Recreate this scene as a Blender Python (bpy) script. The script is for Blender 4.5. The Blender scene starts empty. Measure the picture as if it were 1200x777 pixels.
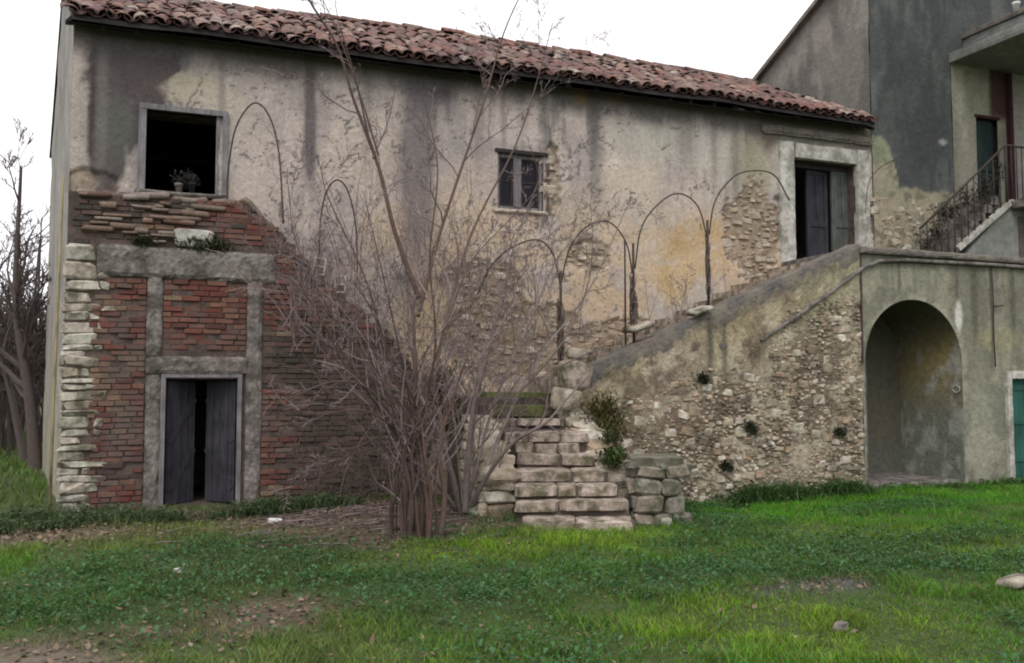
import bpy, math, random
import numpy as np
from mathutils import Vector, Matrix, Euler
SC = bpy.context.scene
COL = SC.collection
R = math.radians
rng = random.Random(7)

# ------------------------------------------------------------------ camera
CAM = (0.0, -13.15, 1.65); FPX = 1040.0; PITCH = R(3.41); YAW = R(21.1)
cd = bpy.data.cameras.new('camera'); cam = bpy.data.objects.new('camera', cd); COL.objects.link(cam)
cd.sensor_width = 36; cd.lens = 36 * FPX / 1200; cd.clip_end = 3000; cd.clip_start = 0.05
cam.location = CAM; cam.rotation_euler = (R(90) + PITCH, 0, -YAW)
SC.camera = cam
# ------------------------------------------------------------------ overcast sky + weak soft sun
SUN_EL, SUN_AZ = 48, -32          # elevation; azimuth seen from the wall normal (from the left front)
w = bpy.data.worlds.new('World'); SC.world = w; w.use_nodes = True
nt = w.node_tree; nt.nodes.clear()
out = nt.nodes.new('ShaderNodeOutputWorld'); bg = nt.nodes.new('ShaderNodeBackground')
sky = nt.nodes.new('ShaderNodeTexSky'); sky.sky_type = 'NISHITA'; sky.sun_disc = False
sky.sun_elevation = R(SUN_EL); sky.sun_rotation = R(180 + SUN_AZ * -1)
mul = nt.nodes.new('ShaderNodeMix'); mul.data_type = 'RGBA'; mul.inputs[0].default_value = 0.93
mul.inputs[7].default_value = (9.6, 9.3, 9.6, 1)     # even cloud layer
nt.links.new(sky.outputs[0], mul.inputs[6]); nt.links.new(mul.outputs[2], bg.inputs[0])
bg.inputs[1].default_value = 0.1
nt.links.new(bg.outputs[0], out.inputs[0])
sl = bpy.data.lights.new('sun', 'SUN'); sl.energy = 1.0; sl.angle = R(25); sl.color = (1, .97, .93)
so = bpy.data.objects.new('sun', sl); COL.objects.link(so)
d = Vector((math.sin(R(SUN_AZ)) * math.cos(R(SUN_EL)), -math.cos(R(SUN_AZ)) * math.cos(R(SUN_EL)), math.sin(R(SUN_EL))))
so.rotation_euler = d.to_track_quat('Z', 'Y').to_euler(); so.location = (0, -20, 20)
SC.view_settings.view_transform = 'Standard'; SC.view_settings.look = 'None'
SC.view_settings.gamma = 1; SC.view_settings.exposure = 0.55
SC.cycles.filter_width = 2.0

# ------------------------------------------------------------------ survey: photo measurement -> metres on a named plane
def at(px, py, y=None, x=None, z=None):
    a = (px - 600) / FPX; b = (388.5 - py) / FPX
    f = math.cos(PITCH) - b * math.sin(PITCH); dz = math.sin(PITCH) + b * math.cos(PITCH)
    D = (f * math.sin(YAW) + a * math.cos(YAW), f * math.cos(YAW) - a * math.sin(YAW), dz)
    t = (y - CAM[1]) / D[1] if y is not None else (x - CAM[0]) / D[0] if x is not None else (z - CAM[2]) / D[2]
    return (CAM[0] + t * D[0], CAM[1] + t * D[1], CAM[2] + t * D[2])
def W(px, py, y=0.0):
    p = at(px, py, y=y); return (p[0], p[2])

# ------------------------------------------------------------------ noise (numpy)
_T = np.random.RandomState(5).rand(256, 256)
def vn(x, y, s=0):
    x = np.asarray(x, float) + s * 17.31; y = np.asarray(y, float) + s * 9.77
    xi = np.floor(x).astype(int); yi = np.floor(y).astype(int)
    fx = x - xi; fy = y - yi; fx = fx * fx * (3 - 2 * fx); fy = fy * fy * (3 - 2 * fy)
    a = _T[xi & 255, yi & 255]; b = _T[(xi + 1) & 255, yi & 255]; c = _T[xi & 255, (yi + 1) & 255]; e = _T[(xi + 1) & 255, (yi + 1) & 255]
    return (a * (1 - fx) + b * fx) * (1 - fy) + (c * (1 - fx) + e * fx) * fy
def fbm(x, y, s=0, o=5):
    v = 0; a = .5; t = 0
    for i in range(o):
        v = v + a * vn(np.asarray(x) * 2 ** i, np.asarray(y) * 2 ** i, s + i * 3); t += a; a *= .55
    return v / t
def ss(e0, e1, v):
    t = np.clip((v - e0) / (e1 - e0), 0, 1); return t * t * (3 - 2 * t)

# ------------------------------------------------------------------ objects
wl = {}
def reg(o, parent, loc=(0, 0, 0)):
    COL.objects.link(o)
    if parent is not None:
        o.parent = parent; b = wl[parent.name]
        o.location = (loc[0] - b[0], loc[1] - b[1], loc[2] - b[2])
    else:
        o.location = loc
    wl[o.name] = tuple(loc)
    return o
def tag(o, label=None, cat=None, group=None, kind=None):
    if label: o['label'] = label
    if cat: o['category'] = cat
    if group: o['group'] = group
    if kind: o['kind'] = kind
    return o
def thing(name, label, cat, loc=(0, 0, 0), group=None):
    return tag(reg(bpy.data.objects.new(name, None), None, loc), label, cat, group)
def raw_mesh(name, V, F, mats, smooth=False, col=None, uniform=None):
    """V Nx3 array, F list/array of faces"""
    me = bpy.data.meshes.new(name)
    V = np.asarray(V, np.float32)
    if isinstance(F, np.ndarray):
        n, k = F.shape
        me.vertices.add(len(V)); me.vertices.foreach_set('co', V.ravel())
        me.loops.add(n * k); me.loops.foreach_set('vertex_index', F.astype(np.int32).ravel())
        me.polygons.add(n); me.polygons.foreach_set('loop_start', np.arange(0, n * k, k, dtype=np.int32))
        me.polygons.foreach_set('loop_total', np.full(n, k, np.int32))
        me.update(calc_edges=True)
    else:
        me.from_pydata([tuple(map(float, v)) for v in V], [], F); me.update()
    if smooth: me.polygons.foreach_set('use_smooth', np.ones(len(me.polygons), bool))
    if col is not None:
        a = me.color_attributes.new('Col', 'FLOAT_COLOR', 'POINT')
        c = np.ones((len(V), 4), np.float32); c[:, :3] = col; a.data.foreach_set('color', c.ravel())
    for m in (mats if isinstance(mats, (list, tuple)) else [mats]): me.materials.append(m)
    return me
class MB:
    def __init__(s): s.v = []; s.f = []; s.c = []
    def add(s, vs, fs, c=None):
        b = len(s.v); s.v += [tuple(v) for v in vs]; s.f += [tuple(i + b for i in f) for f in fs]
        if c is not None: s.c += [c] * len(vs)
        return s
    def box(s, x0, x1, y0, y1, z0, z1, c=None):
        return s.add([(x, y, z) for z in (z0, z1) for y in (y0, y1) for x in (x0, x1)],
                     [(0, 2, 3, 1), (4, 5, 7, 6), (0, 1, 5, 4), (2, 6, 7, 3), (0, 4, 6, 2), (1, 3, 7, 5)], c)
    def bar(s, a, b, w, h, up=(0, 0, 1)):
        a = Vector(a); b = Vector(b); t = (b - a).normalized(); u = t.cross(Vector(up))
        if u.length < 1e-4: u = t.cross(Vector((0, 1, 0)))
        u.normalize(); v = u.cross(t); P = []
        for p in (a, b):
            for i, j in ((-1, -1), (1, -1), (1, 1), (-1, 1)): P.append(p + u * (i * w / 2) + v * (j * h / 2))
        return s.add(P, [(3, 2, 1, 0), (4, 5, 6, 7), (0, 1, 5, 4), (1, 2, 6, 5), (2, 3, 7, 6), (3, 0, 4, 7)])
    def tube(s, pts, rad, n=5, c=None, cap=True):
        pts = [Vector(p) for p in pts]; L = len(pts)
        if not isinstance(rad, (list, tuple)): rad = [rad] * L
        b = len(s.v); t0 = (pts[1] - pts[0]).normalized()
        u = t0.orthogonal().normalized()
        for i, p in enumerate(pts):
            t = (pts[min(i + 1, L - 1)] - pts[max(i - 1, 0)])
            if t.length > 1e-6:
                t.normalize(); u = (u - t * u.dot(t))
                if u.length < 1e-5: u = t.orthogonal()
                u.normalize()
            v = t.cross(u)
            for k in range(n):
                q = 2 * math.pi * k / n
                s.v.append(tuple(p + (u * math.cos(q) + v * math.sin(q)) * rad[i]))
        for i in range(L - 1):
            for k in range(n):
                k2 = (k + 1) % n
                s.f.append((b + i * n + k, b + i * n + k2, b + (i + 1) * n + k2, b + (i + 1) * n + k))
        if cap: s.f.append(tuple(b + k for k in range(n))[::-1]); s.f.append(tuple(b + (L - 1) * n + k for k in range(n)))
        if c is not None: s.c += [c] * (n * L)
        return s
    def build(s, name, mat, parent=None, smooth=False, org=None, kind=None, **kw):
        org = org or ((0, 0, 0) if parent is None or True else 0)
        V = np.array(s.v, float) - np.array(org)
        me = raw_mesh(name, V, s.f, mat, smooth, np.array(s.c) if s.c and len(s.c) == len(s.v) else None)
        o = reg(bpy.data.objects.new(name, me), parent, org)
        if kind: o['kind'] = kind
        return o

# ------------------------------------------------------------------ materials
def new_mat(name):
    m = bpy.data.materials.new(name); m.use_nodes = True; n = m.node_tree; n.nodes.clear()
    o = n.nodes.new('ShaderNodeOutputMaterial'); b = n.nodes.new('ShaderNodeBsdfPrincipled')
    n.links.new(b.outputs[0], o.inputs[0]); b.inputs['Specular IOR Level'].default_value = .25
    return m, n, b
def noise_node(n, scale, detail=6, rough=.6, vec=None):
    t = n.nodes.new('ShaderNodeTexNoise'); t.inputs['Scale'].default_value = scale; t.inputs['Detail'].default_value = detail
    t.inputs['Roughness'].default_value = rough
    if vec: n.links.new(vec, t.inputs['Vector'])
    return t
def ramp(n, fac, stops):
    r = n.nodes.new('ShaderNodeValToRGB'); e = r.color_ramp.elements
    while len(e) < len(stops): e.new(.5)
    for i, (p, c) in enumerate(stops): e[i].position = p; e[i].color = (*c, 1) if len(c) == 3 else c
    n.links.new(fac, r.inputs[0]); return r
def mixc(n, a, b, fac, mode='MIX'):
    m = n.nodes.new('ShaderNodeMix'); m.data_type = 'RGBA'; m.blend_type = mode
    for sock, v in ((m.inputs[0], fac), (m.inputs[6], a), (m.inputs[7], b)):
        if isinstance(v, (int, float)): sock.default_value = v
        elif isinstance(v, tuple): sock.default_value = (*v, 1) if len(v) == 3 else v
        else: n.links.new(v, sock)
    return m.outputs[2]
def bump(n, b, hgt, dist, strength=1.0):
    u = n.nodes.new('ShaderNodeBump'); u.inputs['Distance'].default_value = dist; u.inputs['Strength'].default_value = strength
    n.links.new(hgt, u.inputs['Height']); n.links.new(u.outputs[0], b.inputs['Normal'])
def pos(n):
    g = n.nodes.new('ShaderNodeNewGeometry'); return g.outputs['Position']
def M_paint(name, rough=.92, fine=18, amt=.35, bd=.02, speck=0.3):
    """colour from the mesh's own map of weathering and painted shade (attribute Col), fine grain and relief from noise"""
    m, n, b = new_mat(name); P = pos(n)
    a = n.nodes.new('ShaderNodeVertexColor'); a.layer_name = 'Col'
    t = noise_node(n, fine, 8, .68, P); t2 = noise_node(n, fine * 4.3, 4, .6, P)
    v = ramp(n, t.outputs[0], [(.28, (1 - amt,) * 3), (.72, (1 + amt,) * 3)])
    c = mixc(n, a.outputs[0], v.outputs[0], 1.0, 'MULTIPLY')
    s = ramp(n, t2.outputs[0], [(.36, (1 - speck,) * 3), (.52, (1, 1, 1))])
    c = mixc(n, c, s.outputs[0], 1.0, 'MULTIPLY')
    n.links.new(c, b.inputs['Base Color']); b.inputs['Roughness'].default_value = rough
    bump(n, b, t.outputs[0], bd); return m
def M_var(name, cols, rough=.9, scale=14, bd=.008, dirt=None, dirt_amt=.45, amt=.3, pscale=None):
    """one colour per piece (object and island random), dirt patches and grain"""
    m, n, b = new_mat(name); P = pos(n)
    oi = n.nodes.new('ShaderNodeObjectInfo'); g = n.nodes.new('ShaderNodeNewGeometry')
    ad = n.nodes.new('ShaderNodeMath'); ad.operation = 'ADD'; n.links.new(oi.outputs['Random'], ad.inputs[0]); n.links.new(g.outputs['Random Per Island'], ad.inputs[1])
    fr = n.nodes.new('ShaderNodeMath'); fr.operation = 'FRACT'; n.links.new(ad.outputs[0], fr.inputs[0])
    k = len(cols); r = ramp(n, fr.outputs[0], [(i / max(1, k - 1), c) for i, c in enumerate(cols)])
    t = noise_node(n, scale, 7, .65, P)
    v = ramp(n, t.outputs[0], [(.28, (1 - amt,) * 3), (.72, (1 + amt,) * 3)])
    c = mixc(n, r.outputs[0], v.outputs[0], 1.0, 'MULTIPLY')
    if dirt:
        t2 = noise_node(n, pscale or scale * .22, 5, .6, P)
        dm = ramp(n, t2.outputs[0], [(.42, (0, 0, 0)), (.62, (dirt_amt,) * 3)])
        c = mixc(n, c, dirt, dm.outputs[0])
    n.links.new(c, b.inputs['Base Color']); b.inputs['Roughness'].default_value = rough
    bump(n, b, t.outputs[0], bd); return m
def M_wood(name, c1, c2, rough=.85, axis=2, bd=.004, sc=30):
    m, n, b = new_mat(name)
    tc = n.nodes.new('ShaderNodeTexCoord'); mp = n.nodes.new('ShaderNodeMapping'); n.links.new(tc.outputs['Object'], mp.inputs[0])
    s = [1, 1, 1]; s[axis] = .06; mp.inputs['Scale'].default_value = s
    t = noise_node(n, sc, 6, .6, mp.outputs[0]); t2 = noise_node(n, 3, 4, .6, tc.outputs['Object'])
    r = ramp(n, t.outputs[0], [(.3, c1), (.7, c2)])
    v = ramp(n, t2.outputs[0], [(.3, (.6,) * 3), (.7, (1.2,) * 3)])
    c = mixc(n, r.outputs[0], v.outputs[0], 1.0, 'MULTIPLY')
    n.links.new(c, b.inputs['Base Color']); b.inputs['Roughness'].default_value = rough
    bump(n, b, t.outputs[0], bd); return m
def M_leafcol(name, rough=.6, trans=.25):
    m, n, b = new_mat(name)
    a = n.nodes.new('ShaderNodeVertexColor'); a.layer_name = 'Col'
    n.links.new(a.outputs[0], b.inputs['Base Color']); b.inputs['Roughness'].default_value = rough
    tr = n.nodes.new('ShaderNodeBsdfTranslucent'); n.links.new(a.outputs[0], tr.inputs[0])
    mx = n.nodes.new('ShaderNodeMixShader'); mx.inputs[0].default_value = trans
    o = [x for x in n.nodes if x.type == 'OUTPUT_MATERIAL'][0]
    n.links.new(b.outputs[0], mx.inputs[1]); n.links.new(tr.outputs[0], mx.inputs[2]); n.links.new(mx.outputs[0], o.inputs[0])
    return m

m_wall = M_paint('weathered_render', fine=14, amt=.22, bd=.02)
m_tall = M_paint('dark_render', fine=10, amt=.22, bd=.02)
m_terr = M_paint('damp_terrace_render', fine=9, amt=.25, bd=.03, speck=.25)
m_flank = M_paint('flank_mortar', fine=16, amt=.4, bd=.035, speck=.45)
m_ground = M_paint('soil', fine=22, amt=.4, bd=.02, speck=.4)
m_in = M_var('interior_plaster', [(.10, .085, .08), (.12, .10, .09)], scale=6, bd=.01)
m_brick_r = M_var('red_brick', [(.13, .042, .034), (.17, .066, .048), (.085, .036, .032), (.19, .10, .07), (.14, .052, .038), (.10, .050, .040)], scale=30, dirt=(.11, .085, .075), dirt_amt=.85, bd=.006, pscale=3)
m_brick_d = M_var('dark_brick', [(.075, .055, .05), (.11, .07, .06), (.055, .045, .04), (.13, .075, .06)], scale=30, dirt=(.05, .045, .035), dirt_amt=.8, bd=.006, pscale=3)
m_brick_b = M_var('brown_brick', [(.15, .09, .065), (.21, .145, .09), (.13, .065, .055), (.19, .13, .085), (.11, .07, .06), (.24, .175, .11)], scale=30, dirt=(.11, .09, .075), dirt_amt=.85, bd=.006, pscale=3)
m_mortar = M_var('brick_mortar', [(.115, .085, .07), (.12, .09, .075)], scale=26, dirt=(.05, .04, .035), dirt_amt=.8, bd=.02)
m_quoin = M_var('limestone_block', [(.42, .38, .30), (.50, .46, .39), (.32, .27, .20), (.46, .43, .38), (.38, .38, .30), (.54, .50, .42)], scale=18, dirt=(.10, .09, .06), dirt_amt=.9, bd=.012, pscale=5)
m_stone = M_var('rubble_stone', [(.34, .29, .20), (.54, .49, .39), (.26, .20, .14), (.62, .58, .49), (.38, .27, .18), (.30, .26, .19), (.46, .42, .34)], scale=20, dirt=(.10, .09, .06), dirt_amt=.7, bd=.012, pscale=4)
m_stone_w = M_var('pale_wall_stone', [(.42, .36, .28), (.50, .45, .38), (.34, .27, .20), (.46, .38, .28)], scale=20, dirt=(.22, .17, .12), dirt_amt=.7, bd=.012, pscale=4)
m_step = M_var('worn_step_stone', [(.40, .33, .28), (.46, .385, .33), (.34, .28, .23)], scale=22, dirt=(.09, .085, .045), dirt_amt=.9, bd=.016, pscale=6, amt=.42)
m_pier = M_var('grey_pier_stone', [(.23, .215, .18), (.28, .26, .22), (.19, .175, .14), (.30, .25, .20)], scale=22, dirt=(.08, .085, .05), dirt_amt=.85, bd=.014, pscale=6, amt=.4)
m_moss_step = M_var('mossy_step_stone', [(.10, .12, .035), (.13, .14, .05)], scale=18, dirt=(.06, .05, .035), dirt_amt=.8, bd=.012)
m_conc = M_var('old_concrete', [(.20, .185, .165), (.23, .205, .19)], scale=17, dirt=(.07, .062, .05), dirt_amt=.9, bd=.03, pscale=5, amt=.45)
m_coping = M_var('dark_stained_coping', [(.13, .12, .11), (.15, .135, .12)], scale=13, dirt=(.24, .21, .165), dirt_amt=.7, bd=.035, pscale=3.0, amt=.45)
m_tile = M_var('terracotta_tile', [(.19, .088, .07), (.26, .15, .115), (.13, .075, .065), (.31, .22, .17), (.22, .10, .078), (.10, .068, .06), (.38, .31, .26), (.20, .10, .08), (.15, .09, .075), (.24, .18, .15)], scale=20, dirt=(.075, .055, .052), dirt_amt=.85, bd=.006, pscale=6, amt=.4)
m_tile_u = M_var('pan_tile', [(.085, .045, .04), (.065, .04, .037)], scale=10, bd=.01)
m_wood = M_wood('grey_weathered_wood', (.13, .12, .125), (.26, .245, .25))
m_wood_d = M_wood('dark_eave_wood', (.018, .016, .016), (.045, .038, .037), axis=0)
m_board = M_wood('dark_door_boards', (.022, .021, .028), (.058, .055, .066))
m_blue = M_wood('dark_blue_door_paint', (.022, .023, .030), (.048, .050, .062))
m_greydoor = M_wood('grey_green_door_paint', (.07, .078, .07), (.12, .13, .115))
m_jamb = M_var('white_stone_surround', [(.44, .43, .385), (.48, .465, .42)], scale=14, dirt=(.17, .165, .13), dirt_amt=.8, bd=.01, pscale=4)
m_green = M_wood('green_door_paint', (.02, .085, .07), (.03, .115, .09))
m_green_d = M_wood('dark_green_door_paint', (.015, .035, .033), (.03, .05, .046))
m_maroon = M_var('maroon_paint', [(.045, .015, .02), (.05, .018, .022)], scale=8)
m_iron = M_var('rusty_iron', [(.045, .035, .035), (.06, .045, .04)], scale=40, rough=.75, bd=.002)
m_bark_g = M_var('pale_grey_bark', [(.22, .18, .165), (.16, .13, .12), (.28, .24, .225)], scale=35, bd=.004, dirt=(.08, .065, .06))
m_bark = M_var('red_brown_bark', [(.085, .055, .042), (.06, .04, .034), (.12, .085, .07), (.095, .055, .04)], scale=35, bd=.004, dirt=(.11, .085, .08))
m_bark2 = M_var('twig_bark', [(.17, .125, .12), (.11, .08, .08), (.30, .245, .235), (.085, .06, .06), (.24, .19, .18)], scale=30, bd=.001)
m_bark_d = M_var('dark_bark', [(.075, .058, .052), (.11, .088, .08)], scale=30, bd=.004)
m_vine = M_var('dead_vine', [(.10, .075, .065), (.07, .055, .05), (.15, .115, .09)], scale=30, bd=.001)
m_leaf = M_leafcol('leaf')
m_litter = M_var('dead_leaf', [(.15, .10, .065), (.21, .15, .10), (.10, .065, .045), (.25, .20, .15), (.13, .08, .055)], scale=20, bd=.001, rough=.8)
m_glass, _n, _b = new_mat('dirty_glass')
_b.inputs['Base Color'].default_value = (.012, .010, .016, 1); _b.inputs['Roughness'].default_value = .5; _b.inputs['Specular IOR Level'].default_value = .15
m_plastic = M_var('pale_debris', [(.6, .6, .58), (.65, .65, .62)], scale=10)
m_canopy = M_var('grey_concrete_canopy', [(.20, .21, .19), (.23, .235, .21)], scale=8, dirt=(.10, .11, .10), dirt_amt=.5)
m_block = M_var('hollow_block_clay', [(.50, .46, .42), (.44, .39, .35)], scale=20, dirt=(.2, .17, .14))

# ------------------------------------------------------------------ pieces
def chamfer_block(r, jit, bev, round_=0.0):
    """unit block centred on the origin with bevelled jittered edges: 24 verts, 26 faces"""
    V = []; idx = {}
    for sx in (-1, 1):
        for sy in (-1, 1):
            for sz in (-1, 1):
                j = [r.uniform(-jit, jit) for _ in range(3)]
                for a in range(3):
                    p = [sx * (.5 - (bev if a != 0 else 0)), sy * (.5 - (bev if a != 1 else 0)), sz * (.5 - (bev if a != 2 else 0))]
                    p = [p[i] + j[i] + r.uniform(-jit, jit) * .3 for i in range(3)]
                    if a and round_: pass
                    idx[(sx, sy, sz, a)] = len(V); V.append(p)
    F = []
    s = (-1, 1)
    for a in range(3):
        o = [i for i in range(3) if i != a]
        for sa in s:
            q = []
            for (u, v) in ((-1, -1), (1, -1), (1, 1), (-1, 1)):
                k = [0, 0, 0]; k[a] = sa; k[o[0]] = u; k[o[1]] = v; q.append(idx[(*k, a)])
            if (sa > 0) != (a != 1): q.reverse()
            F.append(tuple(q))
        for u in s:
            for v in s:
                k1 = [0, 0, 0]; k1[o[0]] = u; k1[o[1]] = v; k2 = list(k1); k1[a] = -1; k2[a] = 1
                q = (idx[(*k1, o[0])], idx[(*k2, o[0])], idx[(*k2, o[1])], idx[(*k1, o[1])])
                F.append(q)
    for sx in s:
        for sy in s:
            for sz in s:
                F.append(tuple(idx[(sx, sy, sz, a)] for a in range(3)))
    # orient outward
    G = []
    for f in F:
        P = [Vector(V[i]) for i in f]; nn = (P[1] - P[0]).cross(P[2] - P[0]); c = sum(P, Vector()) / len(P)
        G.append(f if nn.dot(c) > 0 else f[::-1])
    return np.array(V), G
rv = random.Random(3)
BRICKS = [chamfer_block(rv, .03, .06) for _ in range(6)]
STONES = [chamfer_block(rv, .12, .15) for _ in range(12)]
SLABS = [chamfer_block(rv, .06, .10) for _ in range(6)]
def make_variants(tagname, vs, mat, smooth):
    return [raw_mesh(tagname, V, F, mat, smooth) for V, F in vs]
def scatter(parent, name, many, items, vs, mat, limit=300, smooth=False, kindname=None):
    """items: (loc, size, rot, priority). The largest become parts of their own, the rest one joined part."""
    items = sorted(items, key=lambda t: -t[3])
    meshes = make_variants(name, vs, mat, smooth)
    for i, (loc, size, rot, pr) in enumerate(items[:limit]):
        o = bpy.data.objects.new(name, meshes[i % len(meshes)])
        reg(o, parent, loc); o.scale = size; o.rotation_euler = rot
    rest = items[limit:]
    if rest:
        Vs = []; F = []; b = 0
        for i, (loc, size, rot, pr) in enumerate(rest):
            V, G = vs[i % len(vs)]
            M = np.array(Euler(rot).to_matrix())
            P = (V * np.array(size)) @ M.T + np.array(loc); Vs.append(P)
            F += [tuple(k + b for k in g) for g in G]; b += len(V)
        me = raw_mesh(many, np.vstack(Vs), F, mat, smooth)
        o = reg(bpy.data.objects.new(many, me), parent, (0, 0, 0)); o['kind'] = 'stuff'

def sheet(name, parent, mat, us, vs, place, colfn, dispfn=None, hole=None, snap=None, smooth=True):
    """weathered wall sheet on a (u,v) lattice; place(u,v,d)->xyz, d = relief outward"""
    us = np.asarray(us); vs = np.asarray(vs); U, V = np.meshgrid(us, vs, indexing='ij')
    nu, nv = U.shape; I = np.arange(nu * nv).reshape(nu, nv)
    F = np.stack([I[:-1, :-1], I[1:, :-1], I[1:, 1:], I[:-1, 1:]], -1).reshape(-1, 4)
    cu = ((U[:-1, :-1] + U[1:, 1:]) / 2).ravel(); cv = ((V[:-1, :-1] + V[1:, 1:]) / 2).ravel()
    U = U.ravel().copy(); V = V.ravel().copy()
    if hole is not None:
        h = hole(cu, cv); keep = ~h
        if snap is not None:
            a = np.zeros(nu * nv, bool); b = a.copy(); a[F[h].ravel()] = True; b[F[keep].ravel()] = True
            e = a & b; U[e], V[e] = snap(U[e], V[e])
        F = F[keep]
    D = dispfn(U, V) if dispfn else np.zeros_like(U)
    C = colfn(U, V); P = place(U, V, D)
    used = np.unique(F); rm = -np.ones(nu * nv, int); rm[used] = np.arange(len(used))
    me = raw_mesh(name, P[used], rm[F], mat, smooth, C[used])
    return reg(bpy.data.objects.new(name, me), parent, (0, 0, 0))
def lat(a, b, step, extra=()):
    L = list(np.linspace(a, b, max(2, int((b - a) / step) + 1)))
    ex = [e for e in extra if a < e < b]
    L = [x for x in L if all(abs(x - e) > step * .45 for e in ex) or x in (a, b)]
    return sorted(L + ex)
def mixa(C, c, m):
    m = np.clip(m, 0, 1)[:, None]; return C * (1 - m) + np.array(c)[None] * m
def front(y0): return lambda u, v, d: np.stack([u, y0 - d, v], -1)
def blob(U, V, px, py, rx, ry, y=0.0, soft=.5, s=1, wob=.35):
    """soft-edged patch centred on a surveyed point, radii in metres"""
    x, z = W(px, py, y); n = (fbm(U * 2.2, V * 2.2, s) - .5) * 2 * wob + (fbm(U * 9, V * 9, s + 7, 3) - .5) * wob
    r = np.sqrt(((U - x) / rx) ** 2 + ((V - z) / ry) ** 2) + n
    return 1 - ss(1 - soft, 1 + soft * .4, r)
def run(U, V, px, py0, py1, wd, y=0.0, s=1, fade=.5):
    """a water run: x centre, from z0 down to z1"""
    x, z0 = W(px, py0, y); _, z1 = W(px, py1, y); xx = x + (fbm(V * .8, V * 0, s) - .5) * wd * .9
    a = np.exp(-((U - xx) / wd) ** 2 * 1.2) * (.65 + .7 * fbm(U * 9, V * 1.1, s + 4))
    return a * ss(z1 - .05, z1 + fade * (z0 - z1), V)

# ------------------------------------------------------------------ terrain
def gz(x, y):
    x = np.asarray(x, float); y = np.asarray(y, float)
    h = (fbm(x * .45, y * .45, 11, 4) - .5) * .14 + (fbm(x * 2.1, y * 2.1, 12, 3) - .5) * .05
    near = np.exp(-(((x - 7.6) / 2.0) ** 2 + ((y + 2.2) / 1.2) ** 2)) * -.10
    far = ss(30, 160, np.hypot(x, y)) * 6 * fbm(x * .01, y * .01, 13, 3)
    mound = np.exp(-(((x - 2.3) / 1.2) ** 2 + ((y + 2.6) / 1.3) ** 2)) * .10
    return h + near + far + mound
def g1(x, y): return float(gz(np.array([x]), np.array([y]))[0])
gx = np.array(sorted(set(list(np.round(np.linspace(-4, 18, 221), 3)) + [-900, -500, -250, -150, -90, -60, -40, -28, -20, -14, -10, -7, -5.4, 20, 23, 27, 33, 42, 60, 90, 150, 250, 500, 900])))
gy = np.array(sorted(set(list(np.round(np.linspace(-13, 1, 141), 3)) + [-900, -500, -250, -120, -60, -35, -22, -17, -15, 2, 3.2, 5, 7, 9, 12, 15, 19, 24, 30, 38, 50, 70, 100, 160, 250, 500, 900])))
def ground_zone(x, y):
    """0..1 bare soil / litter amount"""
    b = np.exp(-(((x - 2.4) / 1.7) ** 2 + ((y + 2.3) / 1.9) ** 2) * 1.1) * 1.5
    l = np.exp(-(((x + 1.7) / 1.5) ** 2 + ((y + 1.9) / 1.0) ** 2)) * .8
    l2 = np.exp(-(((x - .4) / 2.0) ** 2 + ((y + .7) / .55) ** 2)) * .7
    p = np.exp(-(((x + 1.3) / .9) ** 2 + ((y + 7.6) / .75) ** 2)) * 2.2
    q = np.exp(-(((x - .75) / .55) ** 2 + ((y + 6.3) / .45) ** 2)) * .9
    m = np.exp(-(((x - 5.0) / .75) ** 2 + ((y + 7.2) / .28) ** 2)) * 1.1
    st = np.exp(-(((x - 4.5) / .9) ** 2 + ((y + 3.6) / .35) ** 2)) * .7
    v = b + l + l2 + p + q + m + st + (fbm(x * .9, y * .9, 21, 4) - .5) * .9 - .05
    v = v + ss(3.2, -1.2, x) * .20 + np.exp(-((y + 6.6) / .5) ** 2) * ss(3.6, 1.0, x) * .25 * ss(.35, .6, fbm(x * 1.6, y * 2.2, 22, 4))
    return np.clip(v, 0, 1)
X, Y = np.meshgrid(gx, gy, indexing='ij')
XX, YY = X.ravel(), Y.ravel()
GI = np.arange(X.size).reshape(X.shape)
GF = np.stack([GI[:-1, :-1], GI[1:, :-1], GI[1:, 1:], GI[:-1, 1:]], -1).reshape(-1, 4)
gc = np.tile(np.array([[.06, .085, .025]]), (X.size, 1))
gc = mixa(gc, (.115, .09, .06), ss(.35, .8, ground_zone(XX, YY)))
gc = mixa(gc, (.10, .08, .065), ((YY > -.2) & (XX > XL if False else XX > -1.3) & (YY < 7)) * 1.0)
gc = mixa(gc, (.30, .26, .21), np.exp(-(((XX + 1.3) / .8) ** 2 + ((YY + 7.6) / .6) ** 2)) * 1.4)
gc = mixa(gc, (.10, .095, .095), np.exp(-(((XX - 5.0) / .7) ** 2 + ((YY + 7.2) / .25) ** 2)) * 1.2)
gc = mixa(gc, (.08, .07, .055), ss(18, 30, np.hypot(XX, YY)) * (YY > 0) * .5)
me = raw_mesh('ground', np.stack([XX, YY, gz(XX, YY)], -1), GF, m_ground, True, gc)
ground = tag(reg(bpy.data.objects.new('ground', me), None), kind='structure')

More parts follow.
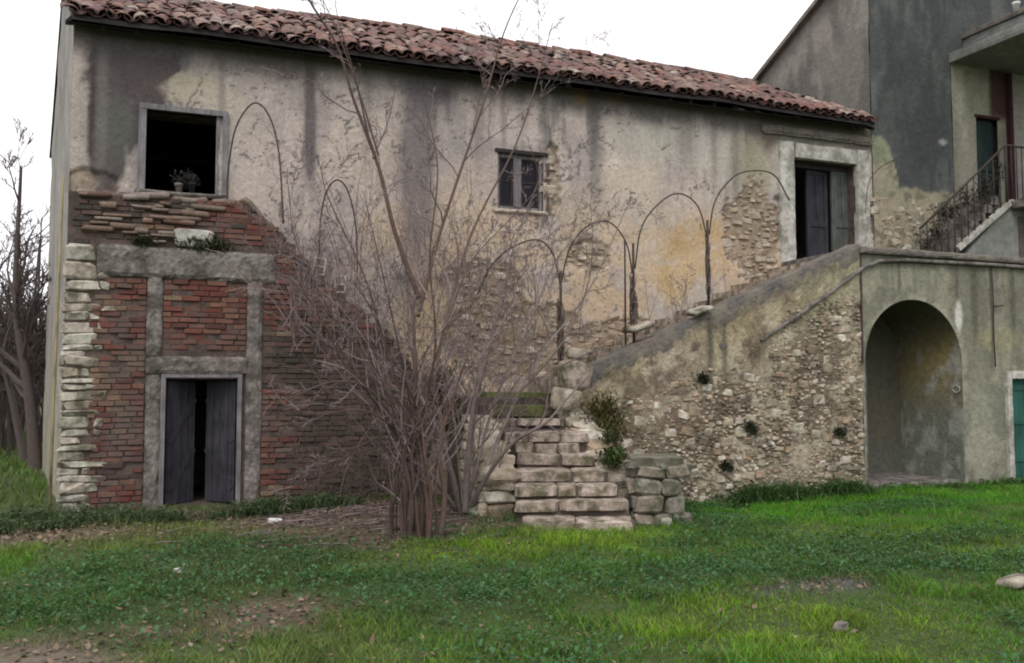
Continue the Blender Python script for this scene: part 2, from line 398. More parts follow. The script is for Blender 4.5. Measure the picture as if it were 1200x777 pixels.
# ================================================================== OLD FARMHOUSE
XL, XR, EZ, RZ, RY = -1.31, 12.45, 6.42, 8.49, 3.5
house = thing('farmhouse', 'long abandoned two storey farmhouse with stained render and red tile roof', 'farmhouse', (XL, 0, 0))
win1 = (-.39, .59, 4.34, 5.47); win2 = (4.83, 5.62, 4.46, 5.36); dor = (10.62, 12.06, 3.87, 5.80); ldr = (-.07, .94, -.3, 1.72)
HOLES = [win1, win2, dor, ldr]
def house_hole(u, v):
    h = np.zeros(u.shape, bool)
    for a, b, c, e in HOLES: h |= (u > a) & (u < b) & (v > c) & (v < e)
    return h
def house_bare(U, V):
    """where the render has fallen and rubble shows"""
    m = blob(U, V, 885, 275, .75, 1.0, s=31)
    m = np.maximum(m, blob(U, V, 610, 400, 1.5, .85, s=32))
    m = np.maximum(m, blob(U, V, 745, 395, 1.7, .35, s=33))
    m = np.maximum(m, blob(U, V, 560, 330, .9, .5, s=34) * .8)
    m = np.maximum(m, blob(U, V, 648, 205, .16, .7, s=35) * .9)
    m = np.maximum(m, blob(U, V, 100, 215, .5, .25, s=36))
    m = np.maximum(m, blob(U, V, 690, 300, .5, .35, s=37) * .75)
    m = np.maximum(m, blob(U, V, 1035, 260, .4, .5, s=38) * .8)
    return m
def house_col(U, V):
    C = np.tile(np.array([[.49, .42, .37]]), (len(U), 1))
    C = mixa(C, (.34, .30, .285), ss(.42, .62, fbm(U * .7, V * .7, 41)) * .7)
    C = mixa(C, (.46, .40, .35), ss(.52, .68, fbm(U * 1.1, V * .9, 42)) * .6)
    C = mixa(C, (.38, .365, .30), ss(6, 9, U) * ss(.35, .6, fbm(U * .8, V * .8, 43)) * .5)      # greenish colour cast put into the render, to the right
    C = mixa(C, (.26, .235, .225), ss(.5, .66, fbm(U * 5, V * .7, 44)) * .5)                     # vertical runs
    C = mixa(C, (.17, .155, .15), ss(.56, .72, fbm(U * 7, V * .45, 52)) * ss(3.6, 6.2, V) * .7)
    C = mixa(C, (.50, .455, .41), ss(.58, .70, fbm(U * 3.1, V * 2.7, 45)) * .6)
    for px, py, rx, ry, c, a, s in [
        (825, 290, .85, .55, (.40, .265, .10), .95, 51), (790, 320, .5, .6, (.46, .34, .16), .85, 52), (560, 370, .9, .8, (.52, .39, .21), .9, 53),
        (500, 400, .8, .9, (.44, .33, .20), .8, 57), (740, 210, .7, .5, (.56, .48, .40), .8, 54), (300, 170, 1.0, .8, (.52, .45, .40), .6, 151), (450, 190, .9, .9, (.52, .44, .37), .6, 152), (790, 170, 1.3, .5, (.50, .48, .41), .6, 153), (560, 230, .5, .7, (.52, .42, .35), .6, 154), (720, 190, .14, .12, (.60, .54, .48), .9, 55),
        (610, 262, .45, .22, (.50, .38, .34), .8, 56), (600, 155, .6, .2, (.50, .45, .40), .7, 58), (655, 200, .22, .6, (.52, .45, .39), .7, 59),
        (225, 105, .75, .3, (.40, .36, .27), .8, 60), (255, 118, .5, .22, (.47, .42, .34), .7, 61), (90, 160, .25, 1.1, (.40, .36, .31), .5, 62),
        (290, 60, .8, .2, (.20, .18, .15), .5, 69), (880, 190, .5, .8, (.29, .27, .17), .6, 63), (900, 150, .35, .5, (.13, .10, .07), .85, 64),
        (875, 260, .16, .25, (.11, .085, .04), .85, 65), (912, 232, .12, .07, (.06, .04, .03), .9, 66), (700, 330, 1.0, .4, (.36, .30, .24), .5, 67)]:
        C = mixa(C, c, blob(U, V, px, py, rx, ry, s=s) * a)
    bare = house_bare(U, V)
    cell = fbm(U * 7, V * 9, 71, 3)
    C = mixa(C, (.54, .41, .27), ss(5.3, 3.8, V) * ss(2.0, 3.4, U) * ss(.33, .52, fbm(U * 1.2, V * 1.4, 72)) * .75)
    C = mixa(C, (.52, .45, .38), ss(.60, .66, fbm(U * 4.5, V * 4.5, 73)) * ss(5.2, 3.8, V) * .6)
    C = mixa(C, (.56, .47, .38), ss(.36, .44, bare) * ss(.54, .46, bare) * .7)
    C = mixa(C, (.24, .18, .125), ss(.44, .52, bare) * .8)
    C = mixa(C, (.40, .33, .25), ss(.44, .52, bare) * ss(.5, .62, cell) * .7)
    # soot-dark area left of and above the first window, running down from the eave
    dk = np.maximum(blob(U, V, 150, 85, .56, 1.15, s=81, wob=.3), blob(U, V, 125, 150, .30, .95, s=82, wob=.3))
    dk = np.maximum(dk, blob(U, V, 185, 60, .35, .55, s=83))
    C = mixa(C, (.065, .052, .055), ss(.15, .55, dk) * .92)
    C = mixa(C, (.13, .145, .12), blob(U, V, 135, 150, .28, .7, s=84) * .5)
    C = mixa(C, (.055, .04, .04), run(U, V, 108, 130, 200, .05, s=85) * .8)
    C = mixa(C, (.085, .075, .08), np.clip(run(U, V, 365, 55, 235, .085, s=86, fade=.35) * 1.5, 0, .85))
    C = mixa(C, (.07, .062, .072), np.clip(run(U, V, 500, 60, 145, .44, s=87, fade=.6) * 1.3, 0, .9))
    C = mixa(C, (.14, .125, .13), np.clip(run(U, V, 492, 60, 380, .27, s=88, fade=.5) * 1.35, 0, .8))
    C = mixa(C, (.12, .11, .105), np.clip(run(U, V, 696, 88, 190, .075, s=89, fade=.4) * 1.5, 0, .85))
    C = mixa(C, (.18, .165, .15), np.clip(run(U, V, 700, 88, 300, .14, s=90, fade=.8) * .8, 0, .6))
    for k, (px, wd, ln) in enumerate([(262, .05, 140), (430, .08, 150), (560, .10, 170), (590, .05, 150), (640, .08, 150), (800, .2, 170), (835, .08, 200), (860, .1, 220), (120, .08, 200)]):
        C = mixa(C, (.19, .175, .16), np.clip(run(U, V, px, 60, ln + 60, wd, s=91 + k) * .8, 0, .6))
    C = mixa(C, (.11, .10, .098), ss(6.05, 6.40, V + (fbm(U * 2.5, V, 95) - .5) * .5) * .85)      # shade under the eave painted into the render
    C = mixa(C, (.10, .095, .075), ss(9.9, 10.6, U) * ss(5.95, 6.2, V) * .9)
    C = mixa(C, (.25, .16, .08), blob(U, V, 680, 110, .14, .2, s=97) * .8 + blob(U, V, 718, 113, .14, .2, s=98) * .6)
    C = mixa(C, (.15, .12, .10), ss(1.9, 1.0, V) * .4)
    # thin cracks
    for k in range(7):
        c = np.abs(fbm(U * .9 + k * 3.1, V * .9, 101 + k) - .5); C = mixa(C, (.13, .115, .105), (c < .0022 * (1 + k % 3)) * (vn(U * .7, V * .7, 120 + k) > .62) * .8)
    return C
def house_disp(U, V):
    b = ss(.45, .52, house_bare(U, V))
    d = (fbm(U * 1.3, V * 1.3, 130) - .5) * .05 + (fbm(U * 9, V * 9, 131, 3) - .5) * .012
    e = np.minimum(np.minimum(np.abs(U - XL), np.abs(U - XR)), .1) / .1
    return d * e - b * .045 + b * (fbm(U * 8, V * 9, 132, 3) - .5) * .05
us = lat(XL, XR, .03, [q for h in HOLES for q in h[:2]]); vs_ = lat(-.3, EZ + .12, .03, [q for h in HOLES for q in h[2:]])
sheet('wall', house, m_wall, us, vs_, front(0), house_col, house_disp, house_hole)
# gable end, rear wall and inner lining
def xl(y): return XL - .148 * y
def gable_col(U, V):
    C = np.tile(np.array([[.33, .31, .29]]), (len(U), 1))
    C = mixa(C, (.22, .21, .18), ss(.45, .6, fbm(U * 2, V * .8, 141)) * .7); C = mixa(C, (.30, .28, .16), ss(3, .5, V) * .5)
    C = mixa(C, (.44, .40, .35), ss(.55, .65, fbm(U * 3, V * 2, 142)) * .5); return C
def gable_top(y): return EZ + .1 + (RZ - EZ - .1) * (1 - abs(y - RY) / RY)
gv = np.linspace(0, 1, 160)
sheet('gable_wall', house, m_wall, np.linspace(0, 7, 60), gv,
      lambda u, v, d: np.stack([xl(u) - d, u, -.3 + v * (np.array([gable_top(a) for a in u]) + .3)], -1), lambda U, V: gable_col(U, V * 7),
      lambda U, V: (fbm(U * 2, V * 14, 143) - .5) * .05 * (U > .05))
mb = MB()
mb.box(xl(7) + .02, XR, 6.98, 7.2, -.3, EZ)
mb.build('rear_wall', m_wall, house)
# reveals: inner faces of the thick front wall around each opening
TH = .5
def reveal(mb, h, y1=TH, bottom=True):
    a, b_, c, e = h; t = .12
    mb.box(a - t, a, .03, y1, c - t, e + t); mb.box(b_, b_ + t, .03, y1, c - t, e + t); mb.box(a, b_, .03, y1, e, e + t)
    if bottom: mb.box(a, b_, .03, y1, c - t, c)
for h in HOLES:
    mb = MB(); reveal(mb, h, bottom=h is not ldr); o = mb.build('opening_reveal', m_mortar, house)
MB().box(XL + .1, XR, .52, 6.9, 3.2, 3.32).build('inner_floor', m_in, house)
MB().box(3.2, 3.4, .5, 6.9, 0, 6.3).build('partition', m_in, house); MB().box(9.3, 9.5, .5, 6.9, 0, 6.3).build('partition', m_in, house)
MB().box(-.8, 3.2, 2.4, 2.5, -.2, 3.2).build('partition', m_in, house)

# ---- roof: deck, eave boards, covers and pans
RE = 6.56
slope = math.atan2(RZ - RE, RY + .34); roof = None
EY = -.34
def rp(x, s, h=0):   # point on the front roof slope; s metres up the slope from the eave
    return (x, EY + s * math.cos(slope) - h * math.sin(slope), RE + s * math.sin(slope) + h * math.cos(slope) + sag(x, s))
def sag(x, s):
    return .06 * math.sin(max(0, min(1, (x + 1.5) / 14)) * math.pi) + (float(fbm(x * .35, s * .35 + 3, 151, 3)) - .5) * .14
SL = (RY - EY) / math.cos(slope)
mb = MB(); nx = 60
for side in (0, 1):
    V = []; F = []
    for i in range(nx + 1):
        for j in range(2):
            t = i / nx; s = j * SL
            if side == 0:
                yy = EY + s * math.cos(slope); x0 = xl(yy) - .03; x = x0 + (XR - .22 - x0) * t; V.append(rp(x, s, -.02))
            else:
                yy = RY + j * 3.9; x0 = xl(yy) - .03; x = x0 + (XR - .22 - x0) * t; V.append((x, yy, RZ - .02 - j * 2.05))
    F = [(2 * i, 2 * i + 2, 2 * i + 3, 2 * i + 1) for i in range(nx)]
    mb.add(V, F); n0 = len(V)
    mb.add([(a, b_, c - .05) for a, b_, c in V], [f[::-1] for f in F])
    mb.add([V[0], (V[0][0], V[0][1], V[0][2] - .07), (V[1][0], V[1][1], V[1][2] - .07), V[1]], [(0, 1, 2, 3)])
    if side == 0:
        mb.add([q for i in range(nx + 1) for q in (V[2 * i], (V[2 * i][0], V[2 * i][1], V[2 * i][2] - .07))], [(2 * i, 2 * i + 1, 2 * i + 3, 2 * i + 2) for i in range(nx)])
roof = mb.build('roof', m_wood_d, house)
mb = MB()
x = XL - .05
while x < XR - .1:
    z = rp(x, 0)[2]; mb.bar((x, EY + .10, z - .11), (x, EY + 1.0, z - .11 + .90 * math.tan(slope)), .06, .06); x += rng.uniform(.4, .5)
mb.build('rafter_end', m_wood_d, roof)
mb = MB(); mb.add(*(lambda P: (P, [(0, 1, 2, 3)]))([(XL - .04, EY + .03, RE - .10), (XR - .25, EY + .03, RE - .10), (XR - .25, .02, EZ + .11), (XL - .04, .02, EZ + .11)]))
mb.build('eave_board', m_wood_d, roof)
# barrel tile (cover): tapered half tube with thickness
def barrel(r0, r1, L, th, n=6, dark=False):
    V = []; F = []
    for ring, (r, yy) in enumerate(((r0, 0), (r1, L))):
        for k in range(n + 1):
            a = math.pi * k / n; V.append((math.cos(a) * r, yy, math.sin(a) * r * .85))
        for k in range(n + 1):
            a = math.pi * k / n; V.append((math.cos(a) * (r - th), yy, math.sin(a) * (r - th) * .85))
    m = n + 1
    for k in range(n):
        F += [(k, k + 1, 2 * m + k + 1, 2 * m + k), (m + k + 1, m + k, 3 * m + k, 3 * m + k + 1), (k + 1, k, m + k, m + k + 1)]
    F += [(0, m, 3 * m, 2 * m)[::-1], (n, 2 * m + n, 3 * m + n, m + n)]
    return np.array(V), [f[::-1] for f in F]
TILES = [barrel(.105 * q, .082 * q, .46, .016) for q in (1, 1.04, .96)] + [barrel(.105, .085, .40, .016)]
items = []; pans = []
ncol = 0
for row in range(0, 13):
    s = row * .335 - .03
    yy = EY + s * math.cos(slope); x0 = xl(yy) - .06; x = x0; cidx = 0
    while x < XR - .30:
        jx = rng.gauss(0, .022); p = rp(x + jx, max(s, 0) if s > 0 else s, .03 + .012 * rng.random())
        if rng.random() > .09 and s < SL - .1:
            items.append((p, (rng.uniform(.95, 1.08), 1, rng.uniform(.55, .9)), (slope + rng.gauss(.02, .05), rng.gauss(0, .16), rng.gauss(0, .13)), -row + rng.random() * .01))
        pp = rp(x + .105, s + (rng.random() - .5) * .03, .055); pans.append((pp, (.95, 1, -.8), (slope + .02, rng.gauss(0, .05), rng.gauss(0, .03)), 0))
        x += .206 + rng.gauss(0, .008); cidx += 1
scatter(roof, 'roof_tile', 'roof_tiles', items, TILES, m_tile, 290)
scatter(roof, 'pan_tile', 'pan_tiles', pans, TILES, m_tile_u, 0)
it = []
x = xl(RY) - .05
while x < XR: it.append(((x, RY, RZ + .04 + sag(x, SL) + rng.gauss(0, .012)), (1.25, 1, 1.15), (rng.gauss(0, .03), 0, -R(90) + rng.gauss(0, .05)), 0)); x += .40
scatter(roof, 'ridge_tile', 'ridge_tiles', it, TILES, m_tile, 60)
# loose cover tiles lifted near the eave in a few spots + verge tiles
it = []
for k in range(12):
    s = .2 + k * .36
    if s > SL: break
    yy = EY + s * math.cos(slope); it.append((rp(xl(yy) - .02, s, .05), (1.0, 1, 1.0), (slope, .3, .148), 0))
scatter(roof, 'verge_tile', 'verge_tiles', it, TILES, m_tile, 30)

# ---- rubble showing through the render: individual stones
def stone_fill(fn, x0, x1, z0, z1, n, y, smin, smax, r, thr=.5, flat=(.5, .75), prot=.012, depth=.10, hole=None, minsep=.8):
    cells = {}; out = []
    for _ in range(n):
        x = r.uniform(x0, x1); z = r.uniform(z0, z1)
        if hole and hole(x, z): continue
        if float(fn(np.array([x]), np.array([z]))[0]) < thr + r.uniform(-.08, .08): continue
        wd = smin + (smax - smin) * r.random() ** 2.2; ht = wd * r.uniform(*flat)
        ok = True; ci, cj = int(x / .3), int(z / .3)
        for a in (-1, 0, 1):
            for b_ in (-1, 0, 1):
                for (x2, z2, w2, h2) in cells.get((ci + a, cj + b_), ()):
                    if abs(x - x2) < (wd + w2) / 2 * minsep and abs(z - z2) < (ht + h2) / 2 * minsep: ok = False; break
                if not ok: break
            if not ok: break
        if not ok: continue
        cells.setdefault((ci, cj), []).append((x, z, wd, ht))
        out.append(((x, y + depth / 2 - prot - r.random() * .018, z), (wd, depth, ht), (r.gauss(0, .06), r.gauss(0, .14), r.gauss(0, .08)), wd * ht))
    return out
r1 = random.Random(11)
inhole = lambda x, z: any(a - .25 < x < b_ + .25 and c - .1 < z < e + .25 for a, b_, c, e in HOLES) and not (5.6 < x < 5.95)
st = stone_fill(lambda u, v: house_bare(u, v), 2.6, XR - .1, 1.3, 6.0, 5200, 0.0, .08, .30, r1, .5, hole=inhole, prot=-.028, flat=(.35, .6))
scatter(house, 'wall_stone', 'wall_stones', st, STONES, m_stone_w, 280)

# ---- projecting brick patch (infilled lean-to front) at the left end
BY = -.25
def btop(x):
    pts = [(-1.31, 4.18), (1.0, 4.18), (1.35, 3.85), (1.75, 3.45), (2.15, 3.1), (2.65, 2.7), (3.1, 2.3), (3.6, 1.6)]
    for (a, za), (b_, zb) in zip(pts, pts[1:]):
        if a <= x <= b_: return za + (zb - za) * (x - a) / (b_ - a)
    return pts[0][1] if x < pts[0][0] else 1.5
mb = MB(); x = -1.29
while x < 3.55:
    nxt = min(x + .09, 3.55)
    for e in (-.07, .94):
        if x < e - 1e-4 < nxt: nxt = e
    zt = btop((x + nxt) / 2) + rng.uniform(-.05, .03)
    z0 = 1.72 if (-.07 <= x + .001 < .94) else -.3
    mb.box(x, nxt, BY + .02 + rng.uniform(-.003, .003), -.01, z0, zt); x = nxt
panel = mb.build('brick_panel', m_mortar, house)
beam = (-.93, 1.28, 3.10, 3.52); pil1 = (-.30, -.10); pil2 = (1.0, 1.21); lint = (-.30, 1.02, 1.77, 2.02)
bricks_r = []; bricks_b = []; flats = []
z = -.05; row = 0
bricks_d = []
rb = random.Random(21)
while z < 4.2:
    bl = [(-.04 - .07, .95) if z < 1.8 else (9, 9)]
    if z + .065 > lint[2] - .02 and z < lint[3] + .02: bl.append((lint[0], lint[1]))
    if z + .065 > beam[2] - .02 and z < beam[3] + .01: bl.append((beam[0], 1.36))
    if z < 3.10: bl += [pil1, pil2]
    x = (-.98 + rb.uniform(-.03, .05)) if z < 3.1 else -.9
    if z > 3.52: x = -1.2 + rb.uniform(-.05, .1)
    xs = x + 0.0; xe = 3.48
    free = []; cur = xs
    for u, v in sorted(bl):
        if v <= cur or u >= xe: continue
        if u > cur + .05: free.append((cur, u))
        cur = max(cur, v)
    if cur < xe: free.append((cur, xe))
    for u, v in free:
        q = u + .004; first = (row % 2) * .11
        while q < v - .03:
            L = min(first or rb.uniform(.19, .27), v - q - .004); first = 0
            if v - q - L < .06: L = v - q - .004
            cx = q + L / 2
            if z + .05 < btop(cx) and rb.random() > .035:
                yy = BY + .058 + rb.gauss(0, .009) + (.03 if rb.random() < .07 else 0) - .02 * (rb.random() < .04)
                it_ = ((cx, yy, z + .033 + .012 * math.sin(cx * 1.7 + 1)), (L - .010, .115, .064 + rb.uniform(-.010, .004)), (rb.gauss(0, .02), rb.gauss(0, .016), rb.gauss(0, .02)), -abs(cx - .3) + rb.random() * .1)
                n_ = float(fbm(cx * 1.6, z * 2.4, 171, 3))
                red = (z > 3.5 and cx > .3) or (.94 > cx > -.1 and z < 2.72) or (cx > 1.2 and rb.random() < .7) or (z < .9 and cx < 0 and rb.random() < .6) or n_ > .56 + rb.uniform(-.05, .05)
                dark = (cx > 1.62 + rb.uniform(-.12, .12) and z < 2.5 + rb.uniform(-.2, .2)) or n_ < .36 or (z > 3.5 and cx < .3 and rb.random() < .5)  # darker bricks low at the right, at upper left and in scattered spots
                (bricks_d if dark else bricks_r if red else bricks_b).append(it_)
            q += L + rb.uniform(0, .004)
    z += .0745; row += 1
scatter(panel, 'brick', 'red_bricks', bricks_r, BRICKS, m_brick_r, 175)
scatter(panel, 'brick', 'brown_bricks', bricks_b, BRICKS, m_brick_b, 100)
scatter(panel, 'brick', 'dark_bricks', bricks_d, BRICKS, m_brick_d, 22)
# thin flat stones above the beam, left, plus the stones under the first window
for k in range(34):
    x = rb.uniform(-1.2, .75); z = rb.uniform(3.58, 4.22)
    if x > .3 and z < 4.02: continue
    L = rb.uniform(.12, .42); x = max(x, -1.27 + L / 2); flats.append(((x, BY + .03, z), (L, .16, rb.uniform(.035, .085)), (rb.gauss(0, .05), rb.gauss(0, .04), rb.gauss(0, .05)), L))
for k in range(46):
    L = rb.uniform(.12, .3); x = rb.uniform(-1.25 + L / 2, 3.1); z = btop(x) + .01
    flats.append(((x, rb.uniform(BY + .08, -.06), z), (L, rb.uniform(.12, .2), rb.uniform(.05, .10)), (rb.gauss(0, .1), (0 if x < 1 else .7) + rb.gauss(0, .1), rb.gauss(0, .3)), L))
scatter(panel, 'flat_stone', 'flat_stones', flats, SLABS, M_var('flat_stone_mix', [(.16, .11, .08), (.22, .17, .13), (.12, .075, .06), (.32, .28, .24), (.18, .09, .065)], scale=24, dirt=(.10, .085, .07), bd=.01), 140, True)
o = reg(bpy.data.objects.new('render_patch', make_variants('render_patch', SLABS[:1], m_jamb, False)[0]), panel, (.28, BY - .01, 3.66)); o.scale = (.46, .05, .25); o.rotation_euler = (0, .04, 0)
# corner quoins
z = -.1; qs = []; k = 0
while z < 3.5:
    hgt = rb.uniform(.075, .17) if z < 2.9 else .24
    wd = (rb.uniform(.22, .40) if k % 2 else rb.uniform(.36, .56))
    if 3.0 < z < 3.2: wd = .42
    qs.append(((XL + wd / 2 - .01 + rb.uniform(0, .02), BY + .10 + rb.uniform(-.022, .02), z + hgt / 2), (wd, .24, hgt - .002), (rb.gauss(0, .02), rb.gauss(0, .03), rb.gauss(0, .03)), 1))
    if rb.random() < .5: qs.append(((XL + wd + .06, BY + .09, z + hgt / 2), (rb.uniform(.10, .17), .22, hgt * .8), (0, rb.gauss(0, .1), 0), 1))
    z += hgt; k += 1
scatter(panel, 'corner_stone', 'corner_stones', qs, STONES, m_quoin, 60)
# concrete tie beam, pilasters and lintel (rough, chipped)
def rough_bar(name, x0, x1, z0, z1, y0, y1, mat, parent, nx=14, nz=4, amp=.012, tilt=0):
    nxx = max(3, nx); V = []; F = []; idx = {}
    nyy = 3
    for i in range(nxx + 1):
        for j in range(nyy + 1):
            for k in range(nz + 1):
                if 0 < i < nxx and 0 < j < nyy and 0 < k < nz: continue
                fx, fy, fz = i / nxx, j / nyy, k / nz
                x = x0 + (x1 - x0) * fx; y = y0 + (y1 - y0) * fy; z = z0 + (z1 - z0) * fz + tilt * fx
                n1 = float(fbm(x * 7 + j, z * 7, 161, 3)) - .5; n2 = float(fbm(x * 9, z * 6 + y * 5, 162, 3)) - .5
                e = (k in (0, nz)) + (i in (0, nxx)) + (j in (0, nyy))
                sh = amp * 1.2 * (e >= 2)
                x += (sh if i == 0 else -sh if i == nxx else 0) + n2 * amp; y += (sh if j == 0 else 0) + n1 * amp * 2 * (j < nyy); z += (sh if k == 0 else -sh if k == nz else 0) + n2 * amp * 1.6
                y += (float(fbm(x * 26, z * 26, 163, 2)) - .5) * amp * 1.6; idx[(i, j, k)] = len(V); V.append((x, y, z))
    def q(a, b_, c, e):
        F.append((idx[a], idx[b_], idx[c], idx[e]))
    for i in range(nxx):
        for k in range(nz): q((i, 0, k), (i + 1, 0, k), (i + 1, 0, k + 1), (i, 0, k + 1)); q((i, nyy, k + 1), (i + 1, nyy, k + 1), (i + 1, nyy, k), (i, nyy, k))
        for j in range(nyy): q((i, j + 1, 0), (i + 1, j + 1, 0), (i + 1, j, 0), (i, j, 0)); q((i, j, nz), (i + 1, j, nz), (i + 1, j + 1, nz), (i, j + 1, nz))
    for j in range(nyy):
        for k in range(nz): q((0, j, k + 1), (0, j + 1, k + 1), (0, j + 1, k), (0, j, k)); q((nxx, j, k), (nxx, j + 1, k), (nxx, j + 1, k + 1), (nxx, j, k + 1))
    return MB().add(V, F).build(name, mat, parent, False)
rough_bar('tie_beam', beam[0], 1.38, beam[2], beam[3], BY - .05, BY + .06, m_conc, panel, 44, 8, .016, -.03)
rough_bar('pilaster', pil1[0], pil1[1], 2.02, 3.12, BY - .035, BY + .06, m_conc, panel, 4, 14, .014)
rough_bar('pilaster', pil2[0], pil2[1], -.2, 3.12, BY - .035, BY + .06, m_conc, panel, 4, 30, .014)
rough_bar('pilaster', pil1[0] + .01, pil1[1], -.2, 1.79, BY - .03, BY + .06, m_conc, panel, 4, 20, .014)
rough_bar('lintel', lint[0], lint[1], lint[2] + .01, lint[3] + .01, BY - .045, BY + .1, m_conc, panel, 18, 4, .014)
# lower doorway: frame + two leaves of boards opened inwards
mb = MB()
for x0, x1 in ((-.10, -.04), (.89, .95)): mb.box(x0, x1, BY - .02, BY + .08, -.1, 1.74)
mb.box(-.10, .95, BY - .022, BY + .082, 1.742, 1.79)
mb.build('door_frame', m_wood, house)
for sgn, hx in ((1, -.03), (-1, .88)):
    Ld = .47; hy = BY + .1
    leaf = MB()
    for k in range(4):
        a = k * Ld / 4 + .003; b_ = (k + 1) * Ld / 4 - .003
        P = [(hx + sgn * math.cos(R(38)) * t, hy + math.sin(R(38)) * t) for t in (a, b_)]
        leaf.bar((P[0][0], P[0][1], .86), (P[1][0], P[1][1], .86), .03 + .004 * (k % 2), 1.68)
    lf = leaf.build('door_leaf', m_board, house)
    for zz, z2 in ((.2, .75), (.85, 1.45)):
        MB().bar((hx + sgn * math.cos(R(38)) * .02 + .03 * sgn * .9, hy + .01 * 1, zz), (hx + sgn * math.cos(R(38)) * (Ld - .03) + .03 * sgn * .9, hy + math.sin(R(38)) * (Ld - .03), z2), .02, .08).build('diagonal_brace', m_board, lf)
# ---- window 1: empty grey wooden frame
a, b_, c, e = win1
mb = MB(); mb.box(a - .08, a + .02, -.04, .10, c - .02, e + .08); mb.box(b_ + .05, b_ + .12, -.05, .10, c - .02, e + .02); mb.box(a - .07, b_ + .12, -.045, .11, e + .0, e + .075)
mb.box(b_ - .035, b_ + .012, -.0, .08, c, e)
fr = mb.build('window_frame', m_wood, house)
tag(fr, 'empty grey wooden window frame above the brick patch')
rough_bar('window_sill', a - .12, b_ + .12, c - .09, c - .005, -.13, .3, m_conc, house, 14, 2, .014)
# pots and dry twigs left on the sill
def pot(x, y, z, r, h, name, label, mat):
    mb = MB(); n = 12; prof = [(r * .7, 0), (r * .95, h * .7), (r * 1.1, h * .72), (r * 1.1, h), (r * .9, h), (r * .8, h * .5)]
    V = [(x + q * math.cos(2 * math.pi * k / n), y + q * math.sin(2 * math.pi * k / n), z + hh) for q, hh in prof for k in range(n)]
    F = [(i * n + k, i * n + (k + 1) % n, (i + 1) * n + (k + 1) % n, (i + 1) * n + k) for i in range(len(prof) - 1) for k in range(n)]
    F.append(tuple(range(n))[::-1]); F.append(tuple(range((len(prof) - 1) * n, len(prof) * n)))
    return tag(mb.add(V, F).build(name, mat, None, True), label, 'pot', 'pots on the window sill')
p1 = at(213, 228, y=-.02)
pot(p1[0] - .04, .02, c - .005, .055, .13, 'clay_pot', 'small grey pot at the left on the sill of the empty upper window', m_conc)
pot(p1[0] + .13, .0, c - .005, .05, .15, 'clay_pot', 'small dark pot at the right on the sill of the empty upper window', m_wood_d)
# ---- window 2: frame with middle post and dark casements
a, b_, c, e = win2
mb = MB(); mb.box(a, a + .05, .06, .14, c, e); mb.box(b_ - .05, b_, .06, .14, c, e); mb.box(a + .05, b_ - .05, .06, .14, e - .06, e); mb.box(a + .05, b_ - .05, .06, .14, c, c + .05)
mb.build('window_frame', m_wood, house)
mb = MB(); mb.box(a + .29, a + .42, .04, .12, c + .05, e - .06); mb.build('window_post', m_wood, house)
for x0, x1 in ((a + .055, a + .285), (a + .425, b_ - .055)):
    mb = MB(); t = .035; mb.box(x0, x0 + t, .07, .11, c + .055, e - .065); mb.box(x1 - t, x1, .07, .11, c + .055, e - .065)
    mb.box(x0 + t, x1 - t, .07, .11, c + .055, c + .09); mb.box(x0 + t, x1 - t, .07, .11, e - .10, e - .065); mb.box(x0 + t, x1 - t, .075, .1, c + .45, c + .475)
    cs = mb.build('casement', m_wood_d, house)
    MB().box(x0 + t, x1 - t, .085, .09, c + .09, e - .1).build('pane', m_glass, cs)
rough_bar('window_sill', a - .08, b_ + .08, c - .08, c - .004, -.06, .2, m_stone_w, house, 8, 2, .012)
mb = MB(); mb.box(a - .05, b_ + .08, -.03, .2, e + .004, e + .06); mb.build('window_lintel', m_wood_d, house)
# ---- upper doorway
a, b_, c, e = dor
rough_bar('door_surround', 10.29, a, 3.8, 6.1, -.05, .12, m_jamb, house, 4, 30, .010)
rough_bar('door_surround', b_, 12.36, 3.8, 6.1, -.05, .12, m_jamb, house, 4, 30, .010)
rough_bar('door_lintel', a + .002, b_ - .002, e, 6.09, -.055, .12, m_jamb, house, 14, 4, .010)
def panel_leaf(x0, x1, y, z0, z1, mat, rz=0, boards=False, parent=house):
    mb = MB(); wd = x1 - x0; st_ = .09
    mb.box(0, st_, 0, .05, z0, z1); mb.box(wd - st_, wd, 0, .05, z0, z1)
    zs = [z0, z0 + .16, z0 + .75, z0 + .87, z1 - .12, z1]
    for q0, q1 in ((zs[0], zs[1]), (zs[2], zs[3]), (zs[4], zs[5])): mb.box(st_, wd - st_, 0, .05, q0, q1)
    mb.box(st_, wd - st_, .02, .035, zs[1], zs[2]); mb.box(st_, wd - st_, .02, .035, zs[3], zs[4]); mb.box(wd / 2 - .03, wd / 2 + .03, .005, .02, zs[3], zs[4])
    o = mb.build('door_leaf', mat, parent, org=(0, 0, 0)); bs = wl[parent.name]; o.location = (x0 - bs[0], y - bs[1], -bs[2]); o.rotation_euler.z = rz; return o
panel_leaf(11.14, 11.66, .28, 3.88, 5.74, m_blue, R(4)); lf = panel_leaf(11.67, 12.2, .22, 3.88, 5.78, m_greydoor, 0)
tag(lf, 'grey green closed right leaf'); MB().box(a, b_, .2, .3, 5.70, 5.795).build('door_head', m_wood_d, house)
# threshold ledge with bits of cornice above the upper door
rough_bar('cornice', 9.9, XR - .02, 6.20, 6.36, -.07, .02, m_coping, house, 40, 3, .02)

